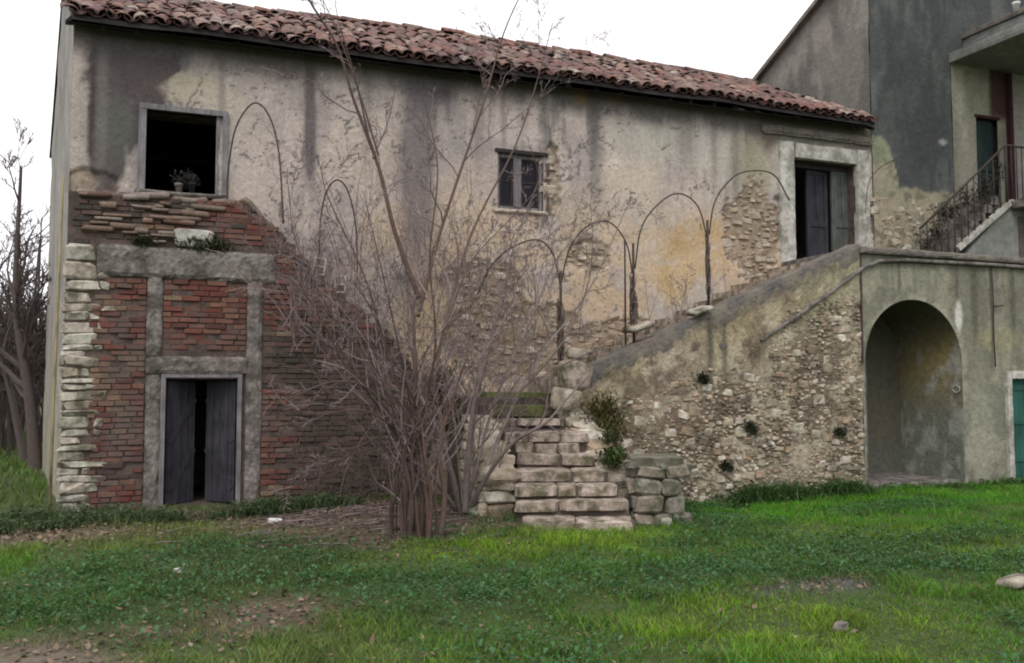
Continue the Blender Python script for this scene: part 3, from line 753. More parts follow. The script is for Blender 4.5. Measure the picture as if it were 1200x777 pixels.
# hollow blocks on the sloping broken top of the brick patch
for k, (px, py) in enumerate(((375, 331), (399, 348))):
    p = at(px, py, y=-.14); x, z = p[0], btop(p[0]) + .15
    mb = MB(); w_, h_, t = .085, .125, .022
    for q in ((-w_, -w_ + t, -h_, h_), (w_ - t, w_, -h_, h_), (-w_ + t, w_ - t, h_ - t, h_), (-w_ + t, w_ - t, -h_, -h_ + t), (-w_ + t, w_ - t, -.011, .011)):
        mb.box(q[0], q[1], -.09, .09, q[2], q[3])
    o = mb.build('hollow_block', m_block); o.location = (x, -.17, z); o.rotation_euler = (R(4), R(10 - 25 * k * .4), R(-18))
    tag(o, ['pale hollow block standing upright on the broken brick slope, the upper left one of two', 'pale hollow block on the broken brick slope, lower right and closer to the bare shrub'][k], 'block', 'hollow blocks on the brick slope')
# thin pole fixed at the left corner
mb = MB(); mb.tube([(XL - .09, -.22, 0), (XL - .085, -.2, 1.5), (XL - .07, -.16, 3.3), (XL - .06, -.12, 4.4)], [.022, .02, .02, .015], 6)
tag(mb.build('wooden_pole', M_wood('yellowish_pole', (.25, .21, .11), (.36, .31, .18)), None, True), 'thin yellowish wooden pole leaning on the left corner of the farmhouse', 'pole')

# ================================================================== STONE STAIRCASE
FY = -1.8
stair = thing('stone_staircase', 'worn outdoor stone staircase climbing to the upper door along the farmhouse wall', 'staircase', (4.5, -3.6, 0))
def flank_top(x): return 1.80 + (x - 5.5) * (3.86 - 1.80) / (10.41 - 5.5)
def flank_col(U, V):
    d = flank_top(U) - V
    C = np.tile(np.array([[.37, .315, .225]]), (len(U), 1))
    C = mixa(C, (.49, .43, .32), ss(.45, .60, fbm(U * 1.6, V * 1.6, 201)) * .85)
    C = mixa(C, (.15, .12, .085), ss(.46, .60, fbm(U * 2.3, V * 2.3, 202)) * .85)
    C = mixa(C, (.48, .40, .235), ss(1.1, .25, d) * ss(.4, .6, fbm(U * 1.3, V * 1.9, 203)) * .5)
    C = mixa(C, (.15, .135, .11), ss(.32, .12, d + (fbm(U * 3, V * 3, 216) - .5) * .3) * .7)
    C = mixa(C, (.30, .30, .19), ss(8.5, 10, U) * ss(1.6, .4, d) * .55)
    C = mixa(C, (.13, .105, .075), ss(.55, .68, fbm(U * 4.5, V * 4.5, 204)) * .8)
    C = mixa(C, (.24, .15, .13), blob(U, V, 790, 470, .6, .5, FY, s=205) * .35)
    C = mixa(C, (.36, .31, .24), blob(U, V, 900, 560, 1.4, .28, FY, s=206) * .7)
    C = mixa(C, (.12, .11, .085), run(U, V, 830, 375, 450, .07, FY, s=207) * .9)
    C = mixa(C, (.13, .12, .09), run(U, V, 848, 400, 520, .06, FY, s=208) * .8)
    C = mixa(C, (.09, .10, .05), ss(.5, .0, V) * ss(.45, .6, fbm(U * 2, V * 2, 209)) * .5); return C
def plaster_left(U, V):
    """render still holding (1) against bare rubble (0)"""
    d = flank_top(U) - V
    return np.clip(ss(.85, .30, d + (fbm(U * 1.7, V * 1.7, 211) - .5) * 1.1) + blob(U, V, 860, 410, 1.5, .55, FY, s=212) * .55, 0, 1)
gu = lat(5.25, 10.45, .03)
sheet('flank_wall', stair, m_flank, gu, np.linspace(0, 1, 120), lambda u, v, d: np.stack([u, FY - d, -.4 + v * (flank_top(u) + .4)], -1),
      lambda U, V: flank_col(U, -.4 + V * (flank_top(U) + .4)),
      lambda U, V: (fbm(U * 2, V * 5, 221) - .5) * .08 + (fbm(U * 9, V * 22, 222, 3) - .5) * .04 + plaster_left(U, -.4 + V * (flank_top(U) + .4)) * .02)
flank = stair.children[-1]
r2 = random.Random(31)
st = stone_fill(lambda u, v: 1 - plaster_left(u, v) - .35 * ss(.52, .62, fbm(u * 1.1, v * 1.4, 215)), 5.4, 10.40, -.12, 3.2, 12000, FY, .05, .24, r2, .42, flat=(.42, .8), prot=.018, depth=.12, hole=lambda x, z: z > flank_top(x) - .4, minsep=.86)
scatter(flank, 'rubble_stone', 'rubble_stones', st, STONES, m_stone, 298)
# flat dark patches standing in for shaded holes in the rubble
for px, py, q in ((823, 443, .09), (880, 500, .13), (852, 545, .10), (985, 505, .12), (845, 405, .07)):
    x, z = W(px, py, FY)
    mb = MB().add([(x + q * .9 * math.cos(t) , FY - .045, z + q * .8 * math.sin(t) * (.8 + .3 * math.sin(3 * t))) for t in [i * math.pi / 5 for i in range(10)]], [tuple(range(10))]); mb.build('hole_shade_patch', m_in, flank)
# sloping coping
P0 = (5.45, flank_top(5.45)); P1 = (10.40, flank_top(10.40))
mb = MB(); n = 110; V = []; F = []
for i in range(n + 1):
    x = P0[0] + (P1[0] - P0[0]) * i / n; z = flank_top(x) + (float(fbm(x * 2.3, 0, 231)) - .5) * .08
    k = (float(fbm(x * 6, 5, 232)) - .5) * .06
    for (yy, zz) in ((FY - .02 + k * .5, -.22 + k * 1.6), (FY - .035 + k, -.12 + k), (FY - .04 + k, .0), (FY - .035 + k, .07), (FY + .25, .085), (FY + .28, -.2)): V.append((x, yy, z + zz))
for i in range(n):
    for k in range(6): F.append((i * 6 + k, (i + 1) * 6 + k, (i + 1) * 6 + (k + 1) % 6, i * 6 + (k + 1) % 6)[::-1])
F += [tuple(range(6)), tuple(range(n * 6, n * 6 + 6))[::-1]]
mb.add(V, F).build('sloping_coping', m_coping, stair)
# upper flight behind the flank
for i in range(13):
    x0 = 5.35 + i * .385; zt = flank_top(x0 + .2) - .05
    MB().box(x0, x0 + .40, FY + .2, -.03, zt - .25, zt).build('step', m_step, stair)
MB().box(5.3, 10.35, FY + .15, -.05, -.3, 1.5).build('stair_core', m_mortar, stair)
# lower flight: slabs measured one by one (left px, right px, top py, top z)
V1 = (math.cos(-YAW), math.sin(-YAW)); V2 = (math.sin(YAW), math.cos(YAW))
steps = [(612, 745, 609, .13), (604, 738, 587, .30), (604, 725, 569, .46), (605, 713, 551, .61), (607, 696, 533, .76), (604, 680, 519, .89), (592, 690, 507, 1.02), (568, 656, 490, 1.19)]
prev = None; r3 = random.Random(44)
for i, (xa, xb, py, zt) in enumerate(steps):
    A = Vector(at(xa, py, z=zt)); B = Vector(at(xb, py, z=zt)); B = Vector((B.x, B.y, zt))
    dp = .55; rise = .175 if i else .2; hgt = rise if i < 7 else .14
    t = (B - A); L = t.length; t.normalize(); nrm = Vector((-t.y, t.x, 0))
    if nrm.y < 0: nrm = -nrm
    st_o = None; nb = 3 if i in (2, 5, 6) else 2; cuts = [0] + sorted(r3.uniform(.38, .62) if nb == 2 else (q + r3.uniform(-.08, .08)) for q in ([.5] if nb == 2 else [.33, .66])) + [1]
    core = MB(); Q = [A + nrm * .06, B + nrm * .06, B + nrm * .7, A + nrm * .7]
    core.add([(q.x, q.y, zt - hgt - .12) for q in Q] + [(q.x, q.y, zt - .03) for q in Q], [(0, 1, 5, 4), (1, 2, 6, 5), (2, 3, 7, 6), (3, 0, 4, 7), (4, 5, 6, 7), (3, 2, 1, 0)])
    st_o = core.build('step', m_mortar, stair)
    for c0, c1 in zip(cuts, cuts[1:]):
        c_ = A + t * (L * (c0 + c1) / 2) + nrm * (dp / 2 + r3.uniform(-.02, .025)) + Vector((0, 0, -hgt / 2 + .018 + r3.uniform(-.012, .008)))
        V, F = chamfer_block(r3, .028, .10)
        o = reg(bpy.data.objects.new('step_block', raw_mesh('step_block', V, F, m_step, False)), st_o, tuple(c_))
        o.scale = (L * (c1 - c0) - .012, dp, hgt - .038); o.rotation_euler = (r3.gauss(0, .015), r3.gauss(0, .012), math.atan2(t.y, t.x) + r3.gauss(0, .02))
# two mossy steps and the turning platform
for k, (zt, yy) in enumerate(((1.36, -1.62), (1.54, -1.36))):
    V, F = chamfer_block(r3, .02, .06)
    o = reg(bpy.data.objects.new('mossy_step', raw_mesh('mossy_step', V, F, m_moss_step, False)), stair, (4.62 + k * .03, yy + .2, zt - .08)); o.scale = (.98, .5, .165); o.rotation_euler = (0, .01, -.06)
MB().box(4.0, 5.45, -1.5, -.04, -.3, 1.47).build('platform', m_mortar, stair)
MB().add(*(lambda A, B: ([(A[0], A[1], -.2), (B[0], B[1], -.2), (5.4, -1.6, -.2), (4.1, -1.5, -.2), (A[0], A[1], 1.0), (B[0], B[1], 1.0), (5.4, -1.6, 1.15), (4.1, -1.5, 1.15)], [(0, 1, 5, 4), (1, 2, 6, 5), (2, 3, 7, 6), (3, 0, 4, 7), (4, 5, 6, 7)]))((4.15, -2.0), (5.1, -2.2))).build('landing_core', m_mortar, stair)
# cheek walls of rubble either side of the lower flight
def rubble_wall(parent, name, A, B, topf, thick, r, mat, n=10, smin=.14, smax=.3, hh=(.10, .19)):
    """A,B plan ends; stones laid in rough courses along both faces over a solid core"""
    A = Vector((*A, 0)); B = Vector((*B, 0)); t = B - A; L = t.length; t.normalize(); nn = Vector((t.y, -t.x, 0))
    core = MB(); K = 8; V = []
    for i in range(K + 1):
        p = A + t * (L * i / K); zt = topf(i / K) - .05
        for sd in (-1, 1):
            q = p + nn * (thick / 2 - .05) * sd
            V += [(q.x, q.y, -.25), (q.x, q.y, zt)]
    F = []
    for i in range(K):
        b0, b1 = i * 4, (i + 1) * 4; F += [(b0, b1, b1 + 1, b0 + 1), (b0 + 2, b0 + 3, b1 + 3, b1 + 2), (b0 + 1, b1 + 1, b1 + 3, b0 + 3)]
    F += [(0, 1, 3, 2), (K * 4, K * 4 + 2, K * 4 + 3, K * 4 + 1)]
    ob = core.add(V, F).build(name, m_mortar, parent)
    its = []; z = -.08
    ang = math.atan2(t.y, t.x)
    while z < max(topf(0), topf(1)):
        h = r.uniform(*hh)
        for sd in (-1, 1):
            s = r.uniform(-.05, .0)
            while s < L:
                wd = r.uniform(smin, smax)
                if z + h * .7 < topf(min(1, max(0, (s + wd / 2) / L))):
                    p = A + t * (s + wd / 2) + nn * (sd * (thick / 2 - .04) + r.uniform(-.02, .02))
                    its.append(((p.x, p.y, z + h / 2), (wd * .96, .17, h * .95), (r.gauss(0, .05), r.gauss(0, .07), ang + r.gauss(0, .08)), wd * h))
                s += wd
        for e in (A, B):
            p = e; its.append(((p.x, p.y, z + h / 2), (.16, thick * .85, h * .95), (0, r.gauss(0, .05), ang + r.gauss(0, .1)), h)) if z + h * .7 < topf(0 if e is A else 1) else None
        z += h
    for i in range(int(L / .2) + 1):
        f = min(1, i * .2 / L); p = A + t * (L * f); its.append(((p.x, p.y, topf(f) - .03), (.24, thick * .95, .12), (r.gauss(0, .06), -math.atan2(topf(1) - topf(0), L) + r.gauss(0, .05), ang), .04))
    scatter(ob, 'wall_stone', 'wall_stones', its, STONES, mat, 200); return ob
a0 = at(560, 604, z=0); rubble_wall(stair, 'left_cheek_wall', (3.78, -2.95), (4.02, -1.5), lambda f: .55 + f * .65, .42, r3, m_stone)
rubble_wall(stair, 'right_cheek_wall', (5.28, -3.15), (5.32, -1.75), lambda f: .50 + f * .85, .36, r3, m_stone, smin=.1, smax=.24)
pier = thing('stone_pier', 'low square pier of grey stones at the foot of the steps, right side', 'pier', (5.5, -3.55, 0))
pA = (5.32, -3.50); pB = (5.78, -3.68)
rubble_wall(pier, 'pier_body', pA, pB, lambda f: .70, .48, r3, m_pier, smin=.22, smax=.36, hh=(.15, .22))
V, F = chamfer_block(r3, .03, .09); o = reg(bpy.data.objects.new('cap_stone', raw_mesh('cap_stone', V, F, m_pier, False)), pier, (5.55, -3.60, .72)); o.scale = (.60, .52, .13); o.rotation_euler = (0, 0, -YAW)
# boulders at the head of the flank wall
for k, (px, py, yy, sx, sz, rz, lb) in enumerate([(672, 440, -1.85, .44, .42, .2, 'big rounded grey boulder on the wall end beside the top of the lower steps'),
                                         (676, 415, -1.75, .24, .17, .5, 'small pale stone resting on the wall end above the big boulder'),
                                         (664, 468, -1.95, .36, .30, .1, 'brown boulder wedged under the big grey one by the steps'),
                                         (748, 384, -1.7, .34, .09, .0, 'flat whitish stone lying on the sloping stair edge, lower one'),
                                         (820, 364, -1.82, .30, .08, .0, 'flat whitish stone lying on the sloping stair edge, farther up near the iron post')]):
    V, F = chamfer_block(r3, .13, .13 if k < 3 else .06)
    p = at(px, py, y=yy); me = raw_mesh('boulder', V, F, [m_step, m_quoin, m_stone, m_quoin, m_quoin][k], True)
    o = reg(bpy.data.objects.new('boulder' if k < 3 else 'loose_stone', me), None, p); o.scale = (sx, sx * .8, sz); o.rotation_euler = (.1, -.3 if k > 2 else .1, rz)
    if k < 3:
        md = o.modifiers.new('sub', 'SUBSURF'); md.levels = md.render_levels = 1
    tag(o, lb, 'stone', 'loose stones on the staircase')
for k, (px, py, s, lb) in enumerate([(579, 602, .26, 'pale rounded stone on the grass at the left foot of the steps'), (781, 612, .17, 'small pale stone in front of the stone pier'), (758, 603, .20, 'grey stone wedged between the bottom step and the stone pier'),
                                     (1190, 688, .30, 'flat light stone in the grass near the right edge of the view'), (556, 606, .2, 'brownish stone at the foot of the wall left of the steps')]):
    V, F = chamfer_block(r3, .09, .2); p = at(px, py, z=0.04); me = raw_mesh('loose_stone', V, F, m_quoin, True)
    o = reg(bpy.data.objects.new('loose_stone', me), None, (p[0], p[1], g1(p[0], p[1]) + s * .22)); o.scale = (s, s * .85, s * (.75 if k != 3 else .28)); o.rotation_euler = (.1, .15, k)
    md = o.modifiers.new('sub', 'SUBSURF'); md.levels = md.render_levels = 2
    tag(o, lb, 'stone', 'loose stones on the ground')

# ================================================================== TERRACE WITH ARCHED NICHE
terr = thing('arched_terrace', 'grey plastered terrace wall with a deep arched niche, right of the stone stairs', 'terrace', (12, FY, 0))
AX0, AX1, AZS = 10.50, 12.58, 2.02; ACX = (AX0 + AX1) / 2; AR = (AX1 - AX0) / 2
GD = (13.70, 14.75, -.3, 1.74)
TZ = 3.87; TX1 = 17.0
def arch_in(u, v):
    return (u > AX0) & (u < AX1) & (v < AZS) | (((u - ACX) ** 2 + (v - AZS) ** 2) < AR ** 2) & (v >= AZS)
def arch_snap(u, v):
    u = u.copy(); v = v.copy(); up = v > AZS
    a = np.arctan2(v - AZS, u - ACX); u = np.where(up, ACX + AR * np.cos(a), np.where(np.abs(u - AX0) < .1, AX0, np.where(np.abs(u - AX1) < .1, AX1, u))); v = np.where(up, AZS + AR * np.sin(a), v)
    return u, v
def terr_hole(u, v): return arch_in(u, v) | ((u > GD[0]) & (u < GD[1]) & (v < GD[3]))
def terr_snap(u, v):
    s = u < 13.0; a, b_ = arch_snap(u[s], v[s]); u = u.copy(); v = v.copy(); u[s] = a; v[s] = b_; return u, v
def terr_col(U, V):
    C = np.tile(np.array([[.20, .195, .145]]), (len(U), 1))
    C = mixa(C, (.19, .195, .145), ss(.45, .6, fbm(U * 1.2, V * 1.2, 241)) * .8)
    C = mixa(C, (.29, .28, .21), ss(.5, .58, fbm(U * 1.7, V * 1.3, 242)) * .8)
    C = mixa(C, (.17, .17, .13), ss(.5, .66, fbm(U * 6, V * .8, 243)) * .65)
    C = mixa(C, (.11, .115, .085), ss(3.5, 3.85, V + (fbm(U * 3, V, 244) - .5) * .5) * .75)
    C = mixa(C, (.32, .31, .235), blob(U, V, 1150, 500, .35, 1.2, FY, s=245) * .6)
    C = mixa(C, (.15, .14, .11), blob(U, V, 1175, 350, .7, .35, FY, s=246) * .5)
    C = mixa(C, (.30, .28, .16), blob(U, V, 1170, 400, .6, .25, FY, s=251) * .6)
    for px, y0, y1, wd in ((1053, 305, 350, .03), (1120, 305, 360, .035), (1140, 300, 420, .08), (1160, 310, 440, .03), (1185, 310, 400, .06)):
        C = mixa(C, (.10, .095, .07), np.clip(run(U, V, px, y0, y1, wd, FY, s=247) * 1.4, 0, .8))
    C = mixa(C, (.12, .115, .085), ss(.5, 0, V) * ss(.4, .6, fbm(U * 3, V * 3, 248)) * .7)
    rim = np.abs(np.sqrt((U - ACX) ** 2 + np.maximum(V - AZS, 0) ** 2) - AR); C = mixa(C, (.38, .36, .29), ss(.16, .05, rim) * ss(.45, .6, fbm(U * 5, V * 5, 249)) * .5)
    C = mixa(C, (.62, .61, .55), blob(U, V, 1124, 372, .09, .28, FY, s=250, wob=.2) * .95)
    return C
sheet('wall', terr, m_terr, lat(10.45, TX1, .03, [AX0, AX1, GD[0], GD[1]]), lat(-.4, TZ, .03, [AZS, GD[3]]), front(FY), terr_col,
      lambda U, V: (fbm(U * 1.5, V * 1.5, 252) - .5) * .035 + (fbm(U * 10, V * 10, 253, 3) - .5) * .008, terr_hole, terr_snap)
# niche: barrel vault, jambs and back
DEP = 1.35
prof = [(AX0, -.3)] + [(AX0, z) for z in np.linspace(0, AZS, 18)] + [(ACX - AR * math.cos(a), AZS + AR * math.sin(a)) for a in np.linspace(0, math.pi, 40)][1:-1] + [(AX1, z) for z in np.linspace(AZS, 0, 18)] + [(AX1, -.3)]
prof = np.array(prof); nP = len(prof); nd = 24
V = []; C = []
for j in range(nd + 1):
    t = j / nd; fl = .06 * math.exp(-t * 14)       # softened worn arris
    for i, (u, v) in enumerate(prof):
        u2 = ACX + (u - ACX) * (1 - .03 * t); V.append((u2, FY - .015 + DEP * t, v))
V = np.array(V); Ui = np.tile(np.arange(nP), nd + 1); T = np.repeat(np.linspace(0, 1, nd + 1), nP)
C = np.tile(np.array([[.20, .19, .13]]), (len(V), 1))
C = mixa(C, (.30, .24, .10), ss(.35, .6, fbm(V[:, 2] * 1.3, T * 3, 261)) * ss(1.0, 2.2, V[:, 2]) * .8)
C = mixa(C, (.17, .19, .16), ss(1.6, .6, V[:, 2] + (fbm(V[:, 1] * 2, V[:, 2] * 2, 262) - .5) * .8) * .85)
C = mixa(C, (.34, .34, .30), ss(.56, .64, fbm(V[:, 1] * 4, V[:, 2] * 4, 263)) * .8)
C = mixa(C, (.07, .07, .05), ss(2.1, 2.8, V[:, 2]) * .85)  # shade under the crown of the vault painted into its colour
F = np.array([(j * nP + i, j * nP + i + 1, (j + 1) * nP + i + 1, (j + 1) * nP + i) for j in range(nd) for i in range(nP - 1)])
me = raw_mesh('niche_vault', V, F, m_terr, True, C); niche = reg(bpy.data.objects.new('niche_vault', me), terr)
def back_col(U, V):  # dark tones: shade deep in the niche painted onto the back
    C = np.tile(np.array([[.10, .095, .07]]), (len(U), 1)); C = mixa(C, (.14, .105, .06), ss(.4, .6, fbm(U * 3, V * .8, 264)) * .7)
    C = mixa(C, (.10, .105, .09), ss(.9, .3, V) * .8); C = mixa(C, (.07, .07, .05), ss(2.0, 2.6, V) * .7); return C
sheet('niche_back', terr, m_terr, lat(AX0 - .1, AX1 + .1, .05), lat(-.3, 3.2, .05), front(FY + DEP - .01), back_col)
rough_bar('niche_post', AX0 + .98, AX0 + 1.18, -.1, 2.0, FY + DEP - .14, FY + DEP - .03, m_conc, terr, 3, 16, .01)
rough_bar('niche_floor', AX0 + .01, AX1 - .01, -.12, .06, FY + .03, FY + DEP, m_conc, terr, 14, 2, .015)
# terrace floor, edge slab, string course and joint
MB().box(10.3, TX1, FY + .02, -.03, TZ - .18, TZ - .012).build('terrace_floor', m_conc, terr)
rough_bar('edge_slab', 10.40, TX1, TZ - .10, TZ + .03, FY - .09, FY + .3, m_coping, terr, 70, 3, .012)
mb = MB(); pts = [at(892, 399, y=FY - .05), at(930, 373, y=FY - .05), at(970, 345, y=FY - .05), at(1000, 322, y=FY - .05), at(1014, 312, y=FY - .05), at(1032, 306, y=FY - .05), at(1060, 305, y=FY - .05), at(1110, 307.5, y=FY - .05), at(1160, 310, y=FY - .05), at(1200, 313, y=FY - .05), at(1240, 317, y=FY - .05)]
mb.tube(pts, .032, 8); mb.build('string_moulding', m_canopy if False else m_conc, terr, True)
mb = MB(); mb.box(10.425, 10.452, FY - .035, FY + .03, 2.0, TZ - .1); mb.build('wall_joint', m_iron, terr)
# cable down the wall, little bracket
x, z = W(1160, 312, FY); mb = MB(); mb.tube([(x, FY - .035, z), (x + .01, FY - .04, 3.0), (x, FY - .035, 2.5), (x + .01, FY - .04, 1.95)], .011, 5)
mb.tube([(x, FY - .04, 3.0), (x + .18, FY - .1, 3.02)], .014, 5)
tag(mb.build('wall_cable', m_iron, None, True), 'dark cable with short bracket running down the terrace wall above the green door', 'cable')
# green door and white surround
rough_bar('door_surround', GD[0] - .13, GD[0] - .002, -.1, 1.88, FY - .06, FY + .1, m_jamb, terr, 3, 14, .006)
rough_bar('door_surround', GD[0] - .002 + .004, GD[1] + .13, 1.745, 1.885, FY - .055, FY + .1, m_jamb, terr, 10, 3, .006)
mb = MB()
for k in range(8):
    mb.box(GD[0] + k * .13 + .003, GD[0] + (k + 1) * .13 - .003, FY + .06, FY + .10, -.1, 1.745)
gd = mb.build('green_door', m_green, terr)
for zz in (.3, .95, 1.55): MB().box(GD[0] + .01, GD[1], FY + .04, FY + .062, zz, zz + .09).build('door_rail', m_green, gd)
# white ring-like stain/fitting in the niche
mb = MB(); cx_, cz_ = 0, 0
pr = at(1121, 456, x=AX1 - .03); mb.tube([(AX1 - .035, pr[1] + .07 * math.cos(q), pr[2] + .06 * math.sin(q)) for q in [i * math.pi / 6 for i in range(13)]], .013, 5)
mb.build('wall_ring', m_jamb, terr, True)

# ================================================================== TALL HOUSE BEHIND
tall = thing('tall_house', 'tall grey house with dark stained rendered wall rising behind the farmhouse roof', 'house', (XR, 0, 0))
ga = at(885, 100, x=XR); gb = at(965, 0, x=XR); gs = (gb[2] - ga[2]) / (gb[1] - ga[1])
def gtop(y): return ga[2] + gs * (y - ga[1])
def tall_col(U, V):      # front: U=x V=z
    C = np.tile(np.array([[.075, .082, .08]]), (len(U), 1))
    C = mixa(C, (.12, .127, .12), ss(.42, .6, fbm(U * .9, V * .9, 271)) * .85)
    C = mixa(C, (.05, .055, .055), ss(.48, .64, fbm(U * 3, V * .7, 272)) * .7)
    C = mixa(C, (.048, .054, .054), blob(U, V, 1075, 140, 1.0, 1.4, s=278) * .6)
    # lower left: beige rubble and patched plaster below a curved edge
    x1, z1 = W(1030, 160); x2, z2 = W(1052, 215); x3, z3 = W(1112, 228)
    edge = np.where(U < x2, z1 - (z1 - z2) * np.clip((U - x1) / (x2 - x1), 0, 1) ** 2.2, z3 + (fbm(U * 3, 0 * V, 273) - .5) * .3)
    m = ss(.04, -.04, V - edge + (fbm(U * 5, V * 5, 274) - .5) * .12)
    C = mixa(C, (.28, .265, .19), m); C = mixa(C, (.35, .31, .22), m * ss(.45, .6, fbm(U * 3, V * 3, 275)) * .8); C = mixa(C, (.15, .14, .10), m * ss(.55, .66, fbm(U * 5, V * 5, 276)) * .8)
    C = mixa(C, (.20, .24, .15), m * blob(U, V, 1030, 170, .4, .5, s=277) * .7)
    C = mixa(C, (.36, .36, .33), blob(U, V, 1105, 167, .14, .07, s=279) * .8)
    return C
sheet('wall', tall, m_tall, lat(XR, 18, .04, [14.5]), lat(3.6, 10.2, .04, [8.2]), front(-.015), tall_col, lambda U, V: (fbm(U, V, 281) - .5) * .03 + (fbm(U * 8, V * 8, 282, 3) - .5) * .012, lambda u, v: (u > 14.5) & (v < 8.2))
MB().box(XR + .04, 19, .2, .45, 0, 9.5).build('inner_wall', m_in, tall)
def gside_col(U, V):
    C = np.tile(np.array([[.20, .19, .165]]), (len(U), 1)); C = mixa(C, (.27, .25, .22), ss(.45, .6, fbm(U * 1.2, V * 1.0, 283)) * .8)
    C = mixa(C, (.12, .115, .105), ss(.48, .64, fbm(U * 2.2, V * .7, 284)) * .75);
    C = mixa(C, (.09, .085, .08), ss(.55, .15, gtop(U) - V) * .6); return C
def gplace(u, v, d): return np.stack([XR + .0 - d, u, -.2 + v * (gtop(u) + .2)], -1)
sheet('gable_wall', tall, m_tall, lat(0, 7, .06), np.linspace(0, 1, 200), gplace, lambda U, V: gside_col(U, -.2 + V * (gtop(U) + .2)), lambda U, V: (fbm(U * 1.5, V * 14, 285) - .5) * .04)
mb = MB(); P = [(XR - .12, -.3, gtop(-.3)), (17, -.3, gtop(-.3)), (17, 7, gtop(7)), (XR - .12, 7, gtop(7))]
mb.add(P + [(a, b_, c + .10) for a, b_, c in P], [(3, 2, 1, 0), (4, 5, 6, 7), (0, 1, 5, 4), (1, 2, 6, 5), (2, 3, 7, 6), (3, 0, 4, 7)]); mb.build('roof', m_coping, tall)
st = []
r5 = random.Random(55)
for k in range(90):
    x = r5.uniform(12.42, 14.3); z = r5.uniform(3.95, 5.2)
    wd = r5.uniform(.08, .24); st.append(((x, .03, z), (wd, .11, wd * r5.uniform(.4, .7)), (0, r5.gauss(0, .1), 0), wd))
scatter(tall, 'wall_stone', 'wall_stones', st, STONES, m_stone, 90)

# ================================================================== PORCH HOUSE (right edge)
porch = thing('porch_house', 'beige porch with concrete canopy and dark green door at the right edge', 'porch', (14.5, 0, 3.87))
PD = (15.13, 15.72, 4.95, 7.05)
def porch_col(U, V):
    C = np.tile(np.array([[.33, .325, .25]]), (len(U), 1)); C = mixa(C, (.22, .21, .17), ss(.42, .6, fbm(U * 1.5, V * .8, 291)) * .7)
    C = mixa(C, (.16, .15, .12), ss(.3, .0, U - 14.5) * .6)
    C = mixa(C, (.07, .03, .036), ss(15.45, 15.6, U) * ss(6.95, 7.2, V) * ss(16.15, 16.0, U) * .95); C = mixa(C, (.38, .36, .34), ss(16.0, 16.1, U) * .8); return C
sheet('wall', porch, m_tall, lat(14.5, 19, .05, [PD[0], PD[1]]), lat(3.8, 8.3, .05, [PD[2], PD[3]]), front(-.03), porch_col, lambda U, V: (fbm(U * 2, V * 2, 292) - .5) * .02,
      lambda u, v: (u > PD[0]) & (u < PD[1]) & (v > PD[2]) & (v < PD[3]))
mb = MB()
for k in range(4): mb.box(PD[0] + k * .1475 + .003, PD[0] + (k + 1) * .1475 - .003, .08, .12, PD[2], PD[3])
pd_ = mb.build('door', m_green_d, porch); MB().box(PD[0], PD[1], .06, .082, 6.0, 6.1).build('door_rail', m_green_d, pd_)
MB().box(PD[0] - .04, PD[1] + .04, -.06, .05, PD[3], PD[3] + .06).build('door_head', m_maroon, porch)
mb = MB(); mb.box(15.97, 16.05, -.14, -.035, 5.0, 8.05); mb.build('maroon_column', m_maroon, porch)
rough_bar('canopy', 14.46, 19, 8.08, 8.30, -3.2, 0.0, m_canopy, porch, 20, 3, .01)
rough_bar('canopy_upstand', 14.85, 19, 8.304, 8.60, -2.9, -.02, m_canopy, porch, 20, 3, .01)
rough_bar('gutter', 14.80, 14.92, 8.62, 8.74, -3.0, -.02, m_coping, porch, 3, 3, .006)
MB().box(14.86, 19, -1.9, -.04, 4.98, 5.14).build('porch_floor', m_conc, porch)
MB().box(14.86, 19, -.9, -.75, 3.87, 4.975).build('under_wall', m_tall if False else m_canopy, porch)

lp_ = at(1191, 8, y=-2.2)
pot(lp_[0], -2.2, lp_[2] - .08, .06, .16, 'lamp', 'small pale lamp above the concrete canopy in the top right corner', m_plastic)
lo = bpy.data.objects['lamp']; lo['category'] = 'lamp'; del lo['group']
# ================================================================== NEIGHBOUR STAIRS with railing
nst = thing('terrace_stairs', 'short side stair with pale stringer climbing from the terrace up to the porch', 'stairs', (13.5, -1.0, 3.87))
s0 = Vector(at(1122, 292, y=-1.0)); s1 = Vector(at(1184, 237, y=-1.0)); s0.z = max(s0.z, 3.9)
dx = s1.x - s0.x; dz = s1.z - s0.z
mb = MB(); mb.bar(s0, s1, .10, .09); mb.bar(s1 + Vector((-.03, 0, 0)), s1 + Vector((4, 0, .0)), .10, .09); mb.build('stringer', m_jamb, nst)
ns = 8
for i in range(ns):
    x0 = s0.x - .25 + dx * i / ns; zt = 3.87 + (s1.z - 3.87 + .1) * (i + 1) / ns
    MB().box(x0, x0 + dx / ns + .03, -.93, -.06, zt - .16, zt).build('step', m_conc, nst)
mb = MB(); mb.add([(s0.x, -.97, 3.87), (s1.x + 4, -.97, 3.87), (s1.x + 4, -.97, s1.z - .05), (s1.x, -.97, s1.z - .05)], [(0, 1, 2, 3)]); 
mb.add([(s0.x, -.9, 3.87), (s1.x + 4, -.9, 3.87), (s1.x + 4, -.9, s1.z - .05), (s1.x, -.9, s1.z - .05)], [(3, 2, 1, 0)]); mb.build('side_panel', m_canopy, nst)
MB().box(15.05, 15.5, -.99, -.975, 4.0, 4.85).build('opening_shade_plate', m_in, nst)  # thin dark plate standing in for the shade inside an opening
rail = thing('stair_railing', 'dark iron railing on the terrace stairs and porch edge at the right', 'railing', (13.5, -1, 3.87))
r0 = Vector(at(1078, 268, y=-1.0)); rA = Vector(at(1146, 202, y=-1.0)); rB = Vector(at(1178, 170, y=-1.0))
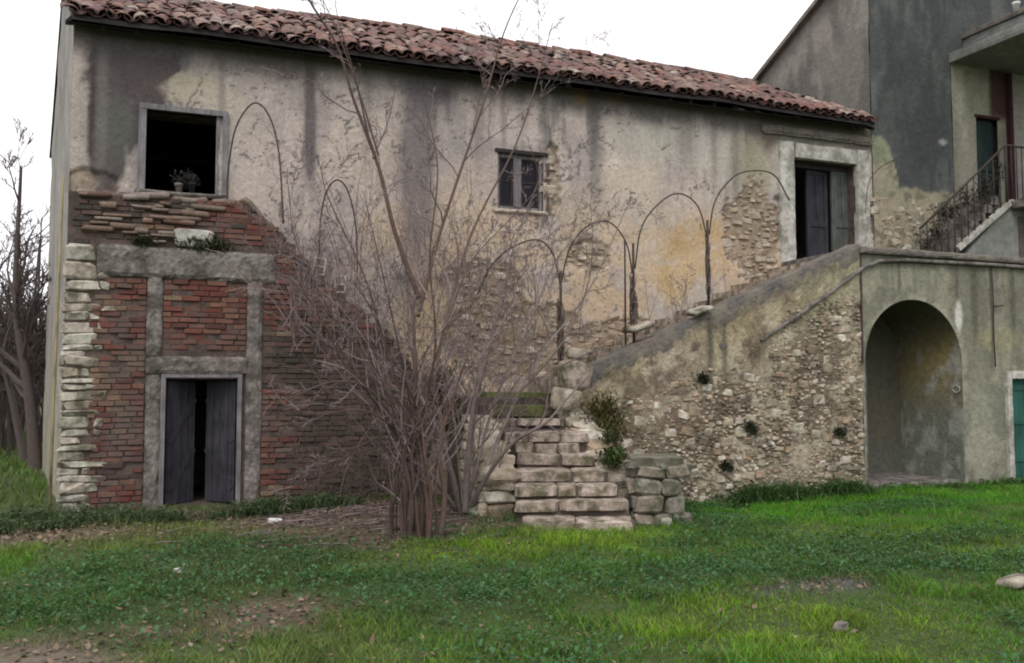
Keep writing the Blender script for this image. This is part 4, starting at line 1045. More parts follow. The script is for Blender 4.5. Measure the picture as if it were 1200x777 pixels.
mb = MB(); mb.tube([r0, rA, rB], .022, 6); mb.tube([rB, rB + Vector((4, 0, .0))], .022, 6); mb.build('handrail', m_iron, rail, True)
slp = (s1.z - s0.z) / (s1.x - s0.x)
for k in range(14):
    t = k / 13; p = r0.lerp(rB, t); zb = max(3.87, s0.z + slp * (p.x - s0.x))
    MB().tube([p, (p.x, p.y, min(zb, p.z - .1))], .011, 5).build('baluster', m_iron, rail, True)
for k in range(24):
    p = rB + Vector((k * .14, 0, 0)); MB().tube([p, (p.x, p.y, s1.z)], .012 if k % 6 else .028, 5).build('baluster', m_iron, rail, True)

# ================================================================== IRON HOOPS AND POSTS
def smooth(pts, n=6):
    P = [Vector(p) for p in pts]; P = [P[0] * 2 - P[1]] + P + [P[-1] * 2 - P[-2]]; out = []
    for i in range(1, len(P) - 2):
        for k in range(n):
            t = k / n; a, b_, c, e = P[i - 1:i + 3]
            out.append(.5 * ((2 * b_) + (c - a) * t + (2 * a - 5 * b_ + 4 * c - e) * t * t + (3 * b_ - a - 3 * c + e) * t ** 3))
    out.append(P[-2]); return out
HY = -1.62
hoops = [(-.16, [(266, 238), (268, 195), (277, 148), (297, 121), (315, 135), (327, 180), (332, 262)], 'tall narrow iron hoop rising from the brick patch just right of the empty window'),
         (-.16, [(373, 320), (376, 255), (384, 222), (396, 211), (408, 225), (417, 265), (419, 330)], 'small pointed iron hoop above the two hollow blocks'),
         (HY, [(560, 345), (575, 312), (600, 290), (630, 281), (648, 298), (657, 335)], 'low iron hoop at the bottom of the stairs, left of the first iron post'),
         (HY, [(657, 335), (668, 290), (690, 264), (715, 261), (734, 285), (741, 320)], 'iron hoop between the first and second iron posts'),
         (HY, [(744, 315), (752, 266), (775, 236), (797, 227), (818, 242), (829, 280)], 'round iron hoop between the second and third iron posts'),
         (HY, [(831, 275), (838, 236), (860, 207), (885, 200), (908, 206), (925, 235)], 'iron hoop above the third iron post, ending at the upper door'),
         (-.5, [(1014, 250), (1018, 215), (1032, 196), (1058, 183)], 'bent iron rod on the wall right of the upper door')]
for yy, P, lb in hoops:
    mb = MB(); mb.tube(smooth([at(a, b_, y=yy) for a, b_ in P]), .0115 if yy == HY else .011 if yy < -.3 and False else (.0125 if yy > -.3 else .008), 6)
    tag(mb.build('iron_hoop', m_iron, None, True), lb, 'hoop', 'iron hoops along the stairs')
for k, (px, y0, y1, th) in enumerate([(657, 318, 425, .05), (742, 285, 388, .055), (829, 258, 362, .035)]):
    a = Vector(at(px, y0, y=HY)); b_ = Vector(at(px, y1, y=HY)); b_.x = a.x; b_.z = min(b_.z, flank_top(max(5.3, b_.x)) + .05)
    t = thing('iron_post', ['iron post wrapped in dead vine at the lower end of the stairs, by the boulder', 'thick vine-wrapped iron post halfway up the stairs', 'slim iron post highest up the stairs, nearest the upper door'][k], 'post', tuple(b_), 'iron posts on the stair edge')
    MB().tube([b_, a], .02, 6).build('rod', m_iron, t, True)
    if k == 1: MB().tube([b_ + Vector((-.14, 0, 0)), a + Vector((-.14, 0, .05))], .014, 6).build('rod', m_iron, t, True)
    mb = MB(); rr = random.Random(60 + k)
    for q in range(26):
        ph = rr.uniform(0, 6.28); L = rr.uniform(.3, .75); h0 = rr.uniform(.1, .45) * (a - b_).length
        mb.tube([b_ + Vector((math.cos(ph + s * 2.2) * th * rr.uniform(.5, 1.2), math.sin(ph + s * 2.2) * th, h0 + s * L * .8)) for s in [i / 6 for i in range(7)]], .009, 3, cap=False)
    o = mb.build('dead_vine', m_vine, t); o['kind'] = 'stuff'

# ================================================================== BARE WOODY PLANTS
class Tree:
    def __init__(s, seed): s.r = random.Random(seed); s.main = []; s.tw = MB(); s.n = 0
    def vec(s, a=1): r = s.r; return Vector((r.gauss(0, a), r.gauss(0, a), r.gauss(0, a)))
    def grow(s, p, d, L, r, lvl, maxl, up=.15, kids=(3, 6), wander=.22, ang=(20, 50), tgt=None, minr=.0022, sh=(.35, .7)):
        n = max(3, min(9, int(L / .14))); pts = [p.copy()]; d = d.normalized(); q = p.copy()
        for i in range(n):
            d = (d + s.vec(wander * .5) + Vector((0, 0, up * .25))).normalized(); q = q + d * (L / n); pts.append(q.copy())
        s.finish(pts, r, lvl, maxl, up, kids, wander, ang, tgt, minr, sh)
        return pts
    def finish(s, pts, r, lvl, maxl, up, kids, wander, ang, tgt, minr, sh, start=.2, taper=.25):
        n = len(pts); rad = [max(minr, r * (1 - (1 - taper) * i / (n - 1))) for i in range(n)]
        sides = 7 if r > .02 else 4 if r > .007 else 3
        (tgt if tgt is not None else s.tw).tube(pts, rad, sides, cap=False); s.n += 1
        if lvl >= maxl: return
        L = sum((pts[i + 1] - pts[i]).length for i in range(n - 1)); k = s.r.randint(*kids)
        for _ in range(k):
            t = start + (1 - start) * s.r.random(); f = t * (n - 1); i = min(n - 2, int(f)); p = pts[i].lerp(pts[i + 1], f - i)
            d = (pts[i + 1] - pts[i]).normalized(); ax = d.cross(s.vec()).normalized(); a = R(s.r.uniform(*ang))
            d2 = Matrix.Rotation(a, 3, ax) @ d
            s.grow(p, d2, L * s.r.uniform(*sh) * (1 - .45 * t), max(minr, rad[i] * s.r.uniform(.4, .65)), lvl + 1, maxl, up, kids, wander, ang, None, minr, sh)
    def guided(s, pts, r, lvl, maxl, kids, name='branch', up=.2, tgt=None, ang=(18, 45), minr=.0022, sh=(.2, .45), taper=.25, wander=.22):
        m = MB(); s.finish(smooth(pts, 5), r, lvl, maxl, up, kids, wander, ang, m, minr, sh, start=.25, taper=taper); s.main.append((name, m))
    def build(s, name, label, cat, base, bark, twig, group=None):
        t = thing(name, label, cat, base, group)
        for nm, m in s.main: m.build(nm, bark, t, True)
        if s.tw.v: s.tw.build('twigs', twig, t, kind='stuff')
        return t
# the big multi-stem shrub in front of the house
T1 = Tree(101); bx, by = 2.42, -3.85
def tp(px, py, y): return at(px, py, y=y)
g0 = g1(bx, by) - .05
stems = [  # (radius, [(px,py,y)...], kids)
    (.045, [(487, 520, -3.8), (484, 430, -3.7), (486, 350, -3.6)], 7), (.030, [(486, 350, -3.6), (462, 270, -3.4), (440, 195, -3.2), (415, 120, -3.0), (392, 55, -2.9), (366, 2, -2.9), (350, -30, -2.9)], 9),
    (.016, [(438, 185, -3.2), (425, 120, -3.1), (400, 40, -3.1), (372, -20, -3.1)], 4), (.012, [(440, 192, -3.2), (455, 145, -3.1), (466, 95, -3.1)], 4),
    (.012, [(430, 170, -3.2), (410, 90, -3.3), (400, 10, -3.3), (392, -20, -3.3)], 3),
    (.026, [(490, 370, -3.6), (515, 290, -3.2), (535, 215, -3.0), (560, 120, -2.8), (590, 40, -2.7), (615, -20, -2.7)], 8),
    (.022, [(505, 470, -3.7), (525, 370, -3.2), (560, 270, -2.8), (600, 170, -2.6), (625, 105, -2.6), (645, 30, -2.6)], 8),
    (.018, [(500, 500, -3.8), (512, 400, -4.0), (500, 300, -4.1), (510, 200, -4.2), (497, 120, -4.2)], 7),
    (.018, [(478, 500, -3.8), (455, 400, -4.0), (420, 320, -4.1), (390, 240, -4.1), (370, 190, -4.1)], 8),
    (.016, [(475, 510, -3.9), (440, 440, -4.1), (395, 370, -4.2), (350, 290, -4.2), (335, 210, -4.2)], 8),
    (.020, [(470, 520, -3.8), (425, 450, -4.0), (385, 400, -4.1), (345, 320, -4.1), (318, 262, -4.0)], 7),
    (.022, [(468, 525, -3.8), (440, 470, -3.9), (400, 420, -4.0), (368, 360, -4.1), (330, 315, -4.1)], 6),
    (.020, [(466, 520, -3.7), (430, 440, -3.5), (400, 385, -3.4), (372, 340, -3.3)], 6),
    (.013, [(462, 500, -3.9), (420, 478, -4.2), (360, 480, -4.4), (310, 465, -4.5), (296, 440, -4.5)], 5),
    (.013, [(460, 490, -3.9), (430, 455, -4.1), (390, 450, -4.3), (345, 458, -4.4), (305, 475, -4.5)], 5),
    (.012, [(455, 520, -3.9), (410, 530, -4.2), (370, 550, -4.3), (335, 575, -4.3)], 5), (.012, [(450, 500, -3.9), (420, 520, -4.2), (385, 535, -4.4), (350, 560, -4.5)], 4),
    (.012, [(480, 480, -3.9), (470, 400, -4.2), (440, 300, -4.4), (430, 230, -4.4)], 6),
    (.014, [(500, 450, -3.8), (530, 350, -3.9), (555, 300, -3.9), (600, 250, -3.8), (650, 200, -3.7)], 7)]
for k in range(24):   # the sheaf of thin trunks
    ox = T1.r.gauss(0, .16); oy = T1.r.uniform(-.22, .22); u = T1.r.uniform; fan = T1.r.gauss(0, .28); top = u(1.1, 2.1)
    T1.guided([(bx + ox, by + oy, g0), (bx + ox + u(-.06, .06), by + oy + u(-.04, .04), .25 * top), (bx + ox * .8 + fan * .25 + u(-.09, .09), by + oy + u(-.08, .08), .5 * top), (bx + ox * .8 + fan * .5 + u(-.12, .12), by + oy * .8 + u(-.1, .1), .75 * top), (bx + ox + fan + u(-.15, .15), by + oy * 1.4 + u(-.1, .2), top)],
              T1.r.choice([.010, .014, .018, .024, .034]), 0, 3, (3, 5), 'trunk', taper=.35, ang=(25, 60), wander=.4)
for rad, P, kd in stems: T1.guided([tp(*(Vector(q) + Vector((T1.r.gauss(0, 3), T1.r.gauss(0, 3), 0)))) for q in P], rad * .95, 0, 3, (kd, kd + 3), up=.1, sh=(.16, .38), wander=.36, ang=(22, 60))
for k in range(30):   # thin shoots
    a = T1.r.uniform(-.5, .5); p = Vector((bx + a * .9, by + T1.r.uniform(-.25, .4), T1.r.uniform(.8, 1.6)))
    T1.grow(p, Vector((a * 2.2 + T1.r.gauss(0, .3), T1.r.uniform(-.3, .4), 1)), T1.r.uniform(1.2, 2.8), T1.r.uniform(.006, .011), 1, 3, up=.05, kids=(4, 7), wander=.3, ang=(22, 60), sh=(.2, .45))
T1.build('bare_shrub', 'large leafless multi-stemmed shrub with reddish grey trunks in front of the brick and stone wall', 'shrub', (bx, by, g0), m_bark, m_bark2)
# second clump nearer the steps
T2 = Tree(202); cx, cy = 3.42, -2.75; c0 = g1(cx, cy) - .05
for k, (rad, P, kd) in enumerate([(.036, [(545, 600, -2.9), (548, 540, -2.9), (556, 470, -2.8), (575, 400, -2.7), (590, 330, -2.6)], 6), (.032, [(541, 602, -2.8), (525, 540, -2.9), (500, 470, -3.0), (480, 400, -3.1), (478, 330, -3.1)], 6),
                       (.030, [(538, 603, -2.7), (515, 570, -3.0), (496, 545, -3.1), (470, 500, -3.2), (440, 450, -3.2)], 5), (.028, [(550, 600, -2.8), (570, 560, -3.1), (600, 520, -3.4), (640, 495, -3.6), (662, 470, -3.6), (690, 440, -3.6)], 4),
                       (.022, [(552, 590, -2.8), (590, 500, -2.7), (630, 420, -2.5), (690, 340, -2.4), (740, 230, -2.3)], 8), (.020, [(548, 590, -2.8), (580, 470, -2.6), (620, 380, -2.5), (655, 300, -2.4), (700, 260, -2.4)], 8),
                       (.018, [(546, 590, -2.8), (560, 470, -2.6), (585, 360, -2.4), (605, 280, -2.3), (640, 190, -2.2)], 8), (.015, [(600, 470, -2.7), (660, 400, -2.6), (690, 330, -2.5), (695, 260, -2.5)], 6),
                       (.012, [(655, 430, -2.7), (700, 410, -2.9), (760, 400, -2.8), (795, 370, -2.7), (806, 320, -2.7)], 5), (.014, [(542, 590, -2.9), (530, 470, -2.7), (520, 380, -2.6), (540, 280, -2.5)], 7)]):
    T2.guided([tp(*q) for q in P], rad * 1.1, 0, 3, (kd, kd + 3), 'trunk' if k < 4 else 'branch', up=.1, sh=(.16, .36), wander=.34, ang=(22, 60))
for k in range(26):
    a = T2.r.uniform(-.5, .8); p = Vector((cx + a * .6, cy + T2.r.uniform(-.15, .25), T2.r.uniform(.3, 1.4)))
    T2.grow(p, Vector((a + T2.r.gauss(0, .15), T2.r.uniform(-.1, .4), 1)), T2.r.uniform(1.0, 2.4), T2.r.uniform(.005, .010), 1, 3, up=.05, kids=(4, 6), wander=.28, ang=(20, 58), sh=(.2, .4))
T2.build('bare_shrub', 'leafless shrub of pale grey stems leaning beside the bottom of the stone steps', 'shrub', (cx, cy, c0), m_bark_g, m_bark2)
# thin climbers against the wall between the hoops
T3 = Tree(303)
for k in range(140):
    px = T3.r.uniform(330, 640); p = Vector(at(px, T3.r.uniform(330, 420), y=T3.r.uniform(-1.2, -.3)))
    T3.grow(p, Vector((T3.r.gauss(.02, .18), T3.r.gauss(0, .1), 1)), T3.r.uniform(.7, 2.2), T3.r.uniform(.005, .009), 1, 3, up=.06, kids=(3, 6), wander=.28, ang=(20, 60), sh=(.2, .4))
for k in range(16):
    px = T3.r.uniform(640, 860); p = Vector(at(px, 410 - (px - 640) * .26, y=T3.r.uniform(-1.5, -1.2)))
    T3.grow(p, Vector((T3.r.gauss(.0, .3), 0, 1)), T3.r.uniform(.3, .9), .005, 1, 3, up=.1, kids=(2, 4), wander=.2, ang=(20, 55), sh=(.25, .5))
T3.build('dry_climber', 'thin dry climbing stems spread over the farmhouse wall behind the big shrub', 'climber', (4, -.6, 1.5), m_bark2, m_bark2)
# bramble thicket low against the brick right of the lower door
T4 = Tree(404)
for k in range(60):
    p = Vector((T4.r.uniform(1.5, 3.4), T4.r.uniform(-1.5, -.4), g1(2.4, -1) + T4.r.uniform(0, .25)))
    T4.grow(p, Vector((T4.r.gauss(0, .7), T4.r.gauss(0, .3), 1)), T4.r.uniform(.6, 1.7), T4.r.uniform(.004, .007), 1, 3, up=-.25, kids=(3, 6), wander=.25, ang=(20, 60), sh=(.25, .5))
T4.build('bramble', 'tangle of dark bare brambles against the brick wall right of the low doorway', 'bramble', (2.4, -.9, 0), m_vine, m_vine)

# ---- background trees at the left
woods = []
def bg_tree(px, py, H, rad, seed, label, lean=0, lv=4, dense=(4, 6), zz=0.0, pts=None, bark=m_bark_d):
    p = at(px, py, z=zz); x, y = p[0], p[1]; z0 = g1(x, y) - .1; T = Tree(seed)
    base = Vector((x, y, z0))
    if pts: P = pts
    else: P = [base, base + Vector((lean * .2 + T.r.gauss(0, .08), 0, H * .25)), base + Vector((lean * .6 + T.r.gauss(0, .15), T.r.gauss(0, .1), H * .55)), base + Vector((lean, T.r.gauss(0, .2), H))]
    T.guided(P, rad, 0, lv - 1, dense, 'trunk', up=.3, sh=(.25, .5), minr=.006, taper=.2, ang=(20, 55))
    return T.build('bare_tree', label, 'tree', (x, y, z0), bark, bark, 'bare trees left of the farmhouse')
bg_tree(43, 548, 6.2, .14, 501, 'dark bare tree closest to the left corner of the farmhouse', -.5, 4, (8, 11))
bg_tree(30, 540, 8.3, .085, 502, 'slender leaning bare tree just left of the one by the farmhouse corner', -2.0, 4, (12, 15))
bg_tree(18, 528, 6.0, .08, 503, 'bare tree with low spreading twigs second from the left edge', .4, 4, (9, 12))
bg_tree(4, 520, 6.2, .13, 504, 'thick dark bare trunk at the very left edge', -.6, 4, (9, 12))
bg_tree(-12, 530, 5.4, .10, 505, 'bare tree reaching in from outside the left edge', .9, 4, (9, 12))
T5 = Tree(506)
for k in range(170):
    y = T5.r.uniform(9, 26); x = -(y + 13.15) * T5.r.uniform(.10, .24) - .3; z0 = g1(x, y)
    T5.grow(Vector((x, y, z0)), Vector((T5.r.gauss(0, .15), 0, 1)), T5.r.uniform(2.2, 4.3), T5.r.uniform(.02, .05), 2, 4, up=.2, kids=(5, 8), wander=.15, ang=(15, 50), minr=.014, sh=(.3, .6))
o = T5.tw.build('far_thicket', m_bark_d, None, kind='stuff'); tag(o, 'dense brown thicket of bare saplings behind the left corner of the house', 'thicket')

# ================================================================== LEAVES, GRASS
R9 = np.random.RandomState(9)
def blades(P, H, Wd, lean, C, name, label=None, cat=None, mat=m_leaf, seed=1):
    rs = np.random.RandomState(seed); n = len(P); th = rs.rand(n) * 6.283; ph = rs.rand(n) * 6.283
    ux, uy = np.cos(th) * Wd / 2, np.sin(th) * Wd / 2; lx, ly = np.cos(ph) * lean * H, np.sin(ph) * lean * H
    V = np.zeros((n, 5, 3)); x, y, z = P.T
    V[:, 0] = np.stack([x - ux, y - uy, z], -1); V[:, 1] = np.stack([x + ux, y + uy, z], -1)
    V[:, 2] = np.stack([x + ux * .8 + lx * .35, y + uy * .8 + ly * .35, z + H * .55], -1); V[:, 3] = np.stack([x - ux * .8 + lx * .35, y - uy * .8 + ly * .35, z + H * .55], -1)
    V[:, 4] = np.stack([x + lx, y + ly, z + H * .95], -1)
    b = np.arange(n)[:, None] * 5
    F = np.concatenate([b + np.array([[0, 1, 2]]), b + np.array([[0, 2, 3]]), b + np.array([[3, 2, 4]])], 0)
    Cc = np.repeat(C[:, None, :], 5, 1); Cc[:, :2] *= .75
    me = raw_mesh(name, V.reshape(-1, 3), F, mat, False, Cc.reshape(-1, 3))
    o = tag(reg(bpy.data.objects.new(name, me), None), label, cat, kind='stuff'); return o
def broad(P, S, C, name, label, cat, seed=2, parent=None, flat=.5):
    """broad small leaves: folded diamonds, tilted"""
    rs = np.random.RandomState(seed); n = len(P); th = rs.rand(n) * 6.283; tilt = (rs.rand(n) - .3) * flat * 2
    dx, dy = np.cos(th), np.sin(th); px, py = -dy, dx; V = np.zeros((n, 4, 3)); x, y, z = P.T
    V[:, 0] = P; V[:, 2] = np.stack([x + dx * S, y + dy * S, z + S * tilt], -1)
    m = np.stack([x + dx * S * .55, y + dy * S * .55, z + S * (tilt * .6 + .12)], -1); ww = (S * .36)[:, None]
    V[:, 1] = m + np.stack([px, py, 0 * px + .15], -1) * ww; V[:, 3] = m - np.stack([px, py, 0 * px - .15], -1) * ww
    b = np.arange(n)[:, None] * 4; F = np.concatenate([b + np.array([[0, 1, 2]]), b + np.array([[0, 2, 3]])], 0)
    Cc = np.repeat(C[:, None, :], 4, 1).reshape(-1, 3)
    me = raw_mesh(name, V.reshape(-1, 3), F, m_leaf, False, Cc)
    o = reg(bpy.data.objects.new(name, me), parent); o['kind'] = 'stuff'
    if parent is None: tag(o, label, cat)
    return o
def inside_build(x, y):
    h = (y > -.28) & (x > XL - .1) & (x < 3.6)
    h |= (y > FY - .03) & (x > 5.2); h |= (y > -1.5) & (x > 4.0)
    A = np.array(at(604, 618, z=0)); lx = (x - 4.05) * V1[0] + (y + 3.35) * V1[1]; ly = (x - 4.05) * V2[0] + (y + 3.35) * V2[1]
    h |= (lx > -.1) & (lx < 1.12) & (ly > -.12) & (ly < 2.2)
    h |= (x > 5.2) & (x < 5.9) & (y > -3.9) & (y < -3.3); h |= (x > 3.6) & (x < 4.2) & (y > -3.0)
    return h
def in_view(x, y, m=1.0):
    rx = x - CAM[0]; ry = y - CAM[1]; f = rx * math.sin(YAW) + ry * math.cos(YAW); l = rx * math.cos(YAW) - ry * math.sin(YAW)
    return (f > 3.2) & (np.abs(l) < f * .60 + m)
def sample(n, x0, x1, y0, y1, rs, power=1.0):
    x = rs.uniform(x0, x1, n); y = y0 + (y1 - y0) * rs.rand(n) ** power; k = in_view(x, y) & ~inside_build(x, y); return x[k], y[k]
def weed_mask(x, y):   # darker broad-leaved weeds in the middle and right
    v = fbm(x * .8, y * 1.0, 301, 4); band = np.exp(-((y + 5.9 + .25 * (x - 3)) / 1.3) ** 2) * .20
    left = np.exp(-(((x - .5) / 1.4) ** 2 + ((y + 5.4) / 1.0) ** 2)) * .16
    return ss(.52, .72, v + band * .8 + left)
def grass_color(x, y, rs):
    n = len(x); base = np.tile(np.array([[.075, .205, .016]]), (n, 1))
    yg = ss(.40, .62, fbm(x * .55, y * .55, 302)); base = mixa(base, (.17, .30, .016), yg * .85)
    base = mixa(base, (.055, .27, .008), ss(3.5, 7, x) * ss(-5.5, -3.5, y) * .75)
    base = mixa(base, (.055, .12, .04), weed_mask(x, y) * .5)
    base = mixa(base, (.20, .155, .075), ss(.25, .75, ground_zone(x, y)) * .55)
    base = mixa(base, (.22, .19, .08), (rs.rand(n) < .16) * .8)
    base = mixa(base, (.11, .13, .05), ss(4.2, 0, x) * ss(.35, .6, fbm(x * 1.3, y * 1.3, 305)) * .7)
    base *= (.7 + .6 * rs.rand(n))[:, None]; base *= (.55 + .9 * fbm(x * 2.4, y * 2.4, 303, 3))[:, None]; return base
rs = np.random.RandomState(77)
x, y = sample(520000, -5, 16.5, -9.9, -.3, rs, 1.25)
k = rs.rand(len(x)) > ground_zone(x, y) * 1.15 - .12; x, y = x[k], y[k]
h = (.02 + .045 * rs.rand(len(x)) ** 1.5) * (.45 + 1.6 * ss(.35, .7, fbm(x * 2.5, y * 2.5, 304, 4)))
blades(np.stack([x, y, gz(x, y) - .004], -1), h, .004 + .005 * rs.rand(len(x)), .3 + .9 * rs.rand(len(x)), grass_color(x, y, rs), 'grass', 'short green winter grass covering the yard in front of the house', 'grass', seed=3)
print('blades', len(x))
# distant grass
x = rs.uniform(-30, -1.6, 60000); y = rs.uniform(.2, 22, 60000); k = in_view(x, y) & ~((x > -1.36 - .148 * np.minimum(y, 7)) & (y < 7.2)); x, y = x[k], y[k]
blades(np.stack([x, y, gz(x, y) - .01], -1), .08 + .12 * rs.rand(len(x)), np.full(len(x), .02), .3 + .6 * rs.rand(len(x)), grass_color(x, y, rs) * 1.05, 'field_grass', 'longer grass in the field beyond the left corner of the house', 'grass', seed=4)
# broad-leaved weeds
x, y = sample(300000, -5, 15, -9.9, -1.6, rs, 1.15); k = rs.rand(len(x)) < weed_mask(x, y) * .42 + .012; k &= rs.rand(len(x)) > ground_zone(x, y) * .9; x, y = x[k], y[k]
c = mixa(np.tile(np.array([[.04, .125, .032]]), (len(x), 1)), (.075, .15, .07), rs.rand(len(x))); c *= (.6 + .7 * rs.rand(len(x)))[:, None]
z = gz(x, y) + .015 + .075 * rs.rand(len(x)) * (.5 + weed_mask(x, y))
broad(np.stack([x, y, z], -1), .018 + .036 * rs.rand(len(x)), c, 'broadleaf_weeds', 'darker broad-leaved weeds in patches across the grass', 'weeds')
print('weeds', len(x))
# taller tufts at wall feet
def tufts(name, label, cells, n, hmin, hmax, col1, col2, spread, seed, bl=True):
    r_ = np.random.RandomState(seed); X = []; Y = []; Hh = []
    for (cx_, cy_, s) in cells:
        q = int(n * s); X.append(cx_ + r_.randn(q) * spread * s); Y.append(cy_ + r_.randn(q) * spread * .5 * s); Hh.append((hmin + (hmax - hmin) * r_.rand(q)) * s)
    X = np.concatenate(X); Y = np.concatenate(Y); Hh = np.concatenate(Hh); k = ~inside_build(X, Y); X, Y, Hh = X[k], Y[k], Hh[k]
    c = mixa(np.tile(np.array([col1]), (len(X), 1)), col2, r_.rand(len(X)))
    blades(np.stack([X, Y, gz(X, Y) - .01], -1), Hh, .008 + .01 * r_.rand(len(X)), .2 + .6 * r_.rand(len(X)), c * .9, name, label, 'weeds', seed=seed)
    k = r_.rand(len(X)) < .7
    broad(np.stack([X[k], Y[k], gz(X[k], Y[k]) + Hh[k] * r_.rand(k.sum())], -1), .03 + .05 * r_.rand(k.sum()), c[k], name.replace('weeds', 'weed_leaves'), label.replace('weeds', 'weed leaves'), 'weeds', seed=seed + 1)
cells = [(8.9 + rng.uniform(-.9, 1.2), -2.0 - rng.random() * .25, rng.uniform(.6, 1.25)) for _ in range(16)]
tufts('wall_foot_weeds', 'dark leafy weeds growing at the foot of the stair wall near the niche', cells, 260, .10, .28, (.035, .085, .022), (.07, .13, .035), .2, 401)
cells = [(rng.uniform(-2.2, 2.2), -.65 - rng.random() * .9, rng.uniform(.5, 1.1)) for _ in range(22)]
tufts('doorway_weeds', 'green weeds along the foot of the brick wall and low doorway', cells, 260, .08, .24, (.05, .085, .035), (.10, .14, .06), .22, 403)
cells = [(rng.uniform(5.9, 15), -2.0 - rng.random() * .3, rng.uniform(.4, .8)) for _ in range(40)]
tufts('terrace_foot_weeds', 'low grass fringe along the terrace and stair wall foot', cells, 160, .06, .16, (.05, .12, .025), (.09, .17, .04), .25, 405)
# leaf bushes in the masonry
def leaf_plant(name, label, cat, c, rad, n, col1, col2, size, seed, stems=14, offs=None):
    t = thing(name, label, cat, c); r_ = np.random.RandomState(seed); mb = MB(); rr = random.Random(seed)
    for k in range(stems):
        of = Vector(offs[k % len(offs)]) if offs else Vector((0, 0, 0)); e = of + Vector(c) + Vector((rr.gauss(0, rad[0] * .6), rr.gauss(0, rad[1] * .5) - .03, rr.uniform(-.3, .9) * rad[2])); b0 = of + Vector(c) + Vector((rr.gauss(0, rad[0] * .2), rad[1] * .4, -rad[2] * .6))
        mb.tube([b0, b0.lerp(e, .5) + Vector((0, 0, .04)), e], .005, 3, cap=False)
    mb.build('stem', m_vine, t)
    d_ = r_.randn(n, 3); d_ /= np.linalg.norm(d_, axis=1)[:, None]; rr_ = r_.rand(n) ** .55
    k = fbm(d_[:, 0] * 2.2 + 5, d_[:, 2] * 2.2 + seed, 311, 3); O_ = np.array(offs)[r_.randint(0, len(offs), n)] if offs else np.zeros((n, 3)); P = np.array(c) + O_ + d_ * rr_[:, None] * (.6 + .8 * k)[:, None] * np.array(rad)
    C = mixa(np.tile(np.array([col1]), (n, 1)), col2, r_.rand(n)) * (.6 + .7 * r_.rand(n))[:, None]
    broad(P, size * (.6 + .8 * r_.rand(n)), C, 'leaves', None, None, seed + 1, t, flat=1.4); return t
leaf_plant('ivy_bush', 'yellow green bushy plant growing from the wall beside the top of the lower steps', 'bush', at(700, 487, y=-2.0), (.26, .15, .22), 2600, (.07, .075, .025), (.14, .12, .04), .035, 601, 26, [(0, 0, 0), (.12, 0, .1), (-.12, -.1, -.12), (.1, -.3, -.25), (.2, 0, -.1)])
leaf_plant('ivy_bush', 'small dark green plant beside the right end of the middle steps', 'bush', at(722, 535, y=-2.75), (.13, .15, .15), 900, (.035, .06, .028), (.075, .09, .035), .03, 603, 20, [(0, 0, 0), (-.05, .1, .2), (.1, -.1, -.18)])
leaf_plant('moss_bush', 'dark mossy bush behind the bare shrub stems left of the steps', 'bush', at(518, 470, y=-1.5), (.28, .2, .55), 3600, (.06, .065, .018), (.11, .11, .03), .04, 605)
for k, (px, py, s, lb) in enumerate([(824, 443, .11, 'small dark fern clump high in the rubble wall under the sloping coping'), (880, 500, .14, 'dark plant tuft in a hole in the middle of the rubble wall'), (851, 545, .12, 'plant tuft low in the rubble wall, above the grass'), (984, 505, .12, 'plant tuft in the rubble wall close to the arch')]):
    leaf_plant('wall_fern', lb, 'fern', at(px, py, y=FY - .05), (s * .6, .04, s * .5), 260, (.022, .03, .014), (.045, .055, .02), .03, 610 + k, 5, [(0, 0, 0), (s * .5, 0, -s * .5), (-s * .3, 0, -s * .2)])
leaf_plant('beam_weeds', 'green weeds rooted on the concrete beam above the brick panel', 'weeds', (.45, BY - .02, 3.56), (.42, .08, .14), 1000, (.05, .065, .03), (.09, .10, .05), .035, 620, 8)
leaf_plant('beam_weeds', 'small tuft of weeds on the left end of the concrete beam', 'weeds', (-.35, BY - .02, 3.58), (.22, .08, .10), 500, (.04, .055, .03), (.08, .09, .05), .03, 622, 5)
leaf_plant('sill_plant', 'dark dried plant standing on the sill of the empty upper window', 'plant', (p1[0] + .05, .03, 4.50), (.17, .06, .13), 420, (.035, .035, .035), (.09, .085, .08), .035, 624, 9)
vo = [(i * .26 + rng.uniform(-.1, .1), rng.uniform(-.06, .1), i * .19 + rng.uniform(-.12, .12)) for i in range(8)]
leaf_plant('railing_vine', 'dark leafy vine tangled along the railing of the terrace stairs', 'vine', at(1085, 280, y=-.95), (.24, .08, .20), 1900, (.03, .028, .022), (.075, .07, .05), .035, 626, 60, vo)
leaf_plant('hedge_sprig', 'low green growth on the pier and steps edge', 'plant', (5.25, -3.1, .72), (.16, .2, .14), 700, (.04, .075, .02), (.08, .11, .03), .035, 628, 6)
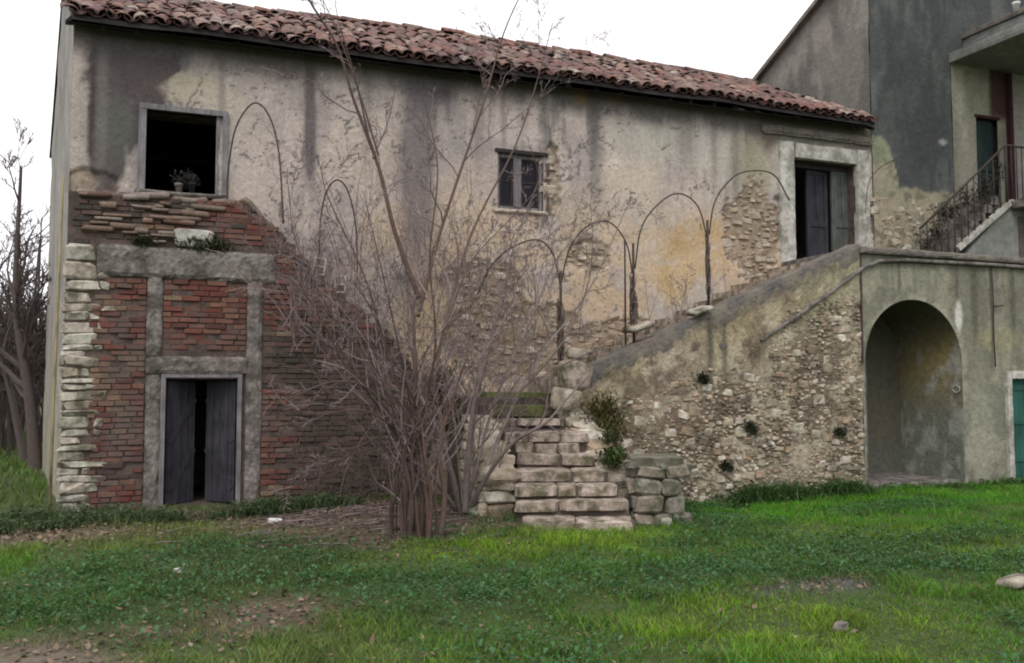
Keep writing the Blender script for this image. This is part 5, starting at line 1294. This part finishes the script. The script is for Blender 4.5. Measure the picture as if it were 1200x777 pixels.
# leaf litter
n = 26000; r_ = np.random.RandomState(88); x = r_.uniform(-4, 8, n); y = r_.uniform(-8.5, -.3, n); k = (r_.rand(n) < (ground_zone(x, y) * 1.0) ** 1.3 + .015) & ~inside_build(x, y); x, y = x[k], y[k]; n = len(x)
th = r_.rand(n) * 6.283; s = .010 + .020 * r_.rand(n); P = np.stack([x, y, gz(x, y) + .008 + .02 * r_.rand(n)], -1)
A_ = np.stack([np.cos(th), np.sin(th), r_.randn(n) * .4], -1) * s[:, None]; B_ = np.stack([-np.sin(th), np.cos(th), r_.randn(n) * .4], -1) * s[:, None] * .7
V = np.stack([P - A_, P - B_, P + A_, P + B_], 1).reshape(-1, 3); b = np.arange(n)[:, None] * 4
me = raw_mesh('leaf_litter', V, np.concatenate([b + np.array([[0, 1, 2]]), b + np.array([[0, 2, 3]])], 0), m_litter)
tag(reg(bpy.data.objects.new('leaf_litter', me), None), 'fallen brown leaves under the bare shrub', 'leaves', kind='stuff')
# fallen twigs
mb = MB(); r_ = random.Random(99)
for k in range(170):
    x = r_.gauss(2.1, 1.0); y = r_.gauss(-2.9, .8); L = r_.uniform(.15, .6); a = r_.uniform(-.6, .6); z = g1(x, y) + .03
    mb.tube([(x, y, z), (x + L * .5 * math.cos(a), y + L * .5 * math.sin(a), z + .02), (x + L * math.cos(a + .2), y + L * math.sin(a + .2), z)], .006, 3, cap=False)
tag(mb.build('fallen_twigs', m_bark2, None), 'pale fallen twigs scattered around the foot of the shrubs', 'twigs', kind='stuff')
# light scraps
for k, (px, py, s, lb) in enumerate([(322, 613, .17, 'white scrap lying on the brown leaves right of the low doorway'), (208, 670, .07, 'small white scrap on the grass in the left foreground'), (985, 735, .10, 'grey wet stone in the muddy patch in the right foreground')]):
    p = at(px, py, z=0.03); V, F = chamfer_block(r3, .12, .15)
    o = reg(bpy.data.objects.new('scrap' if k < 2 else 'loose_stone', raw_mesh('scrap', V, F, m_plastic if k < 2 else m_conc, False)), None, (p[0], p[1], g1(p[0], p[1]) + .03)); o.scale = (s, s * .6, .04 if k < 2 else .06); o.rotation_euler = (.1, .1, .3); tag(o, lb, 'scrap' if k < 2 else 'stone')
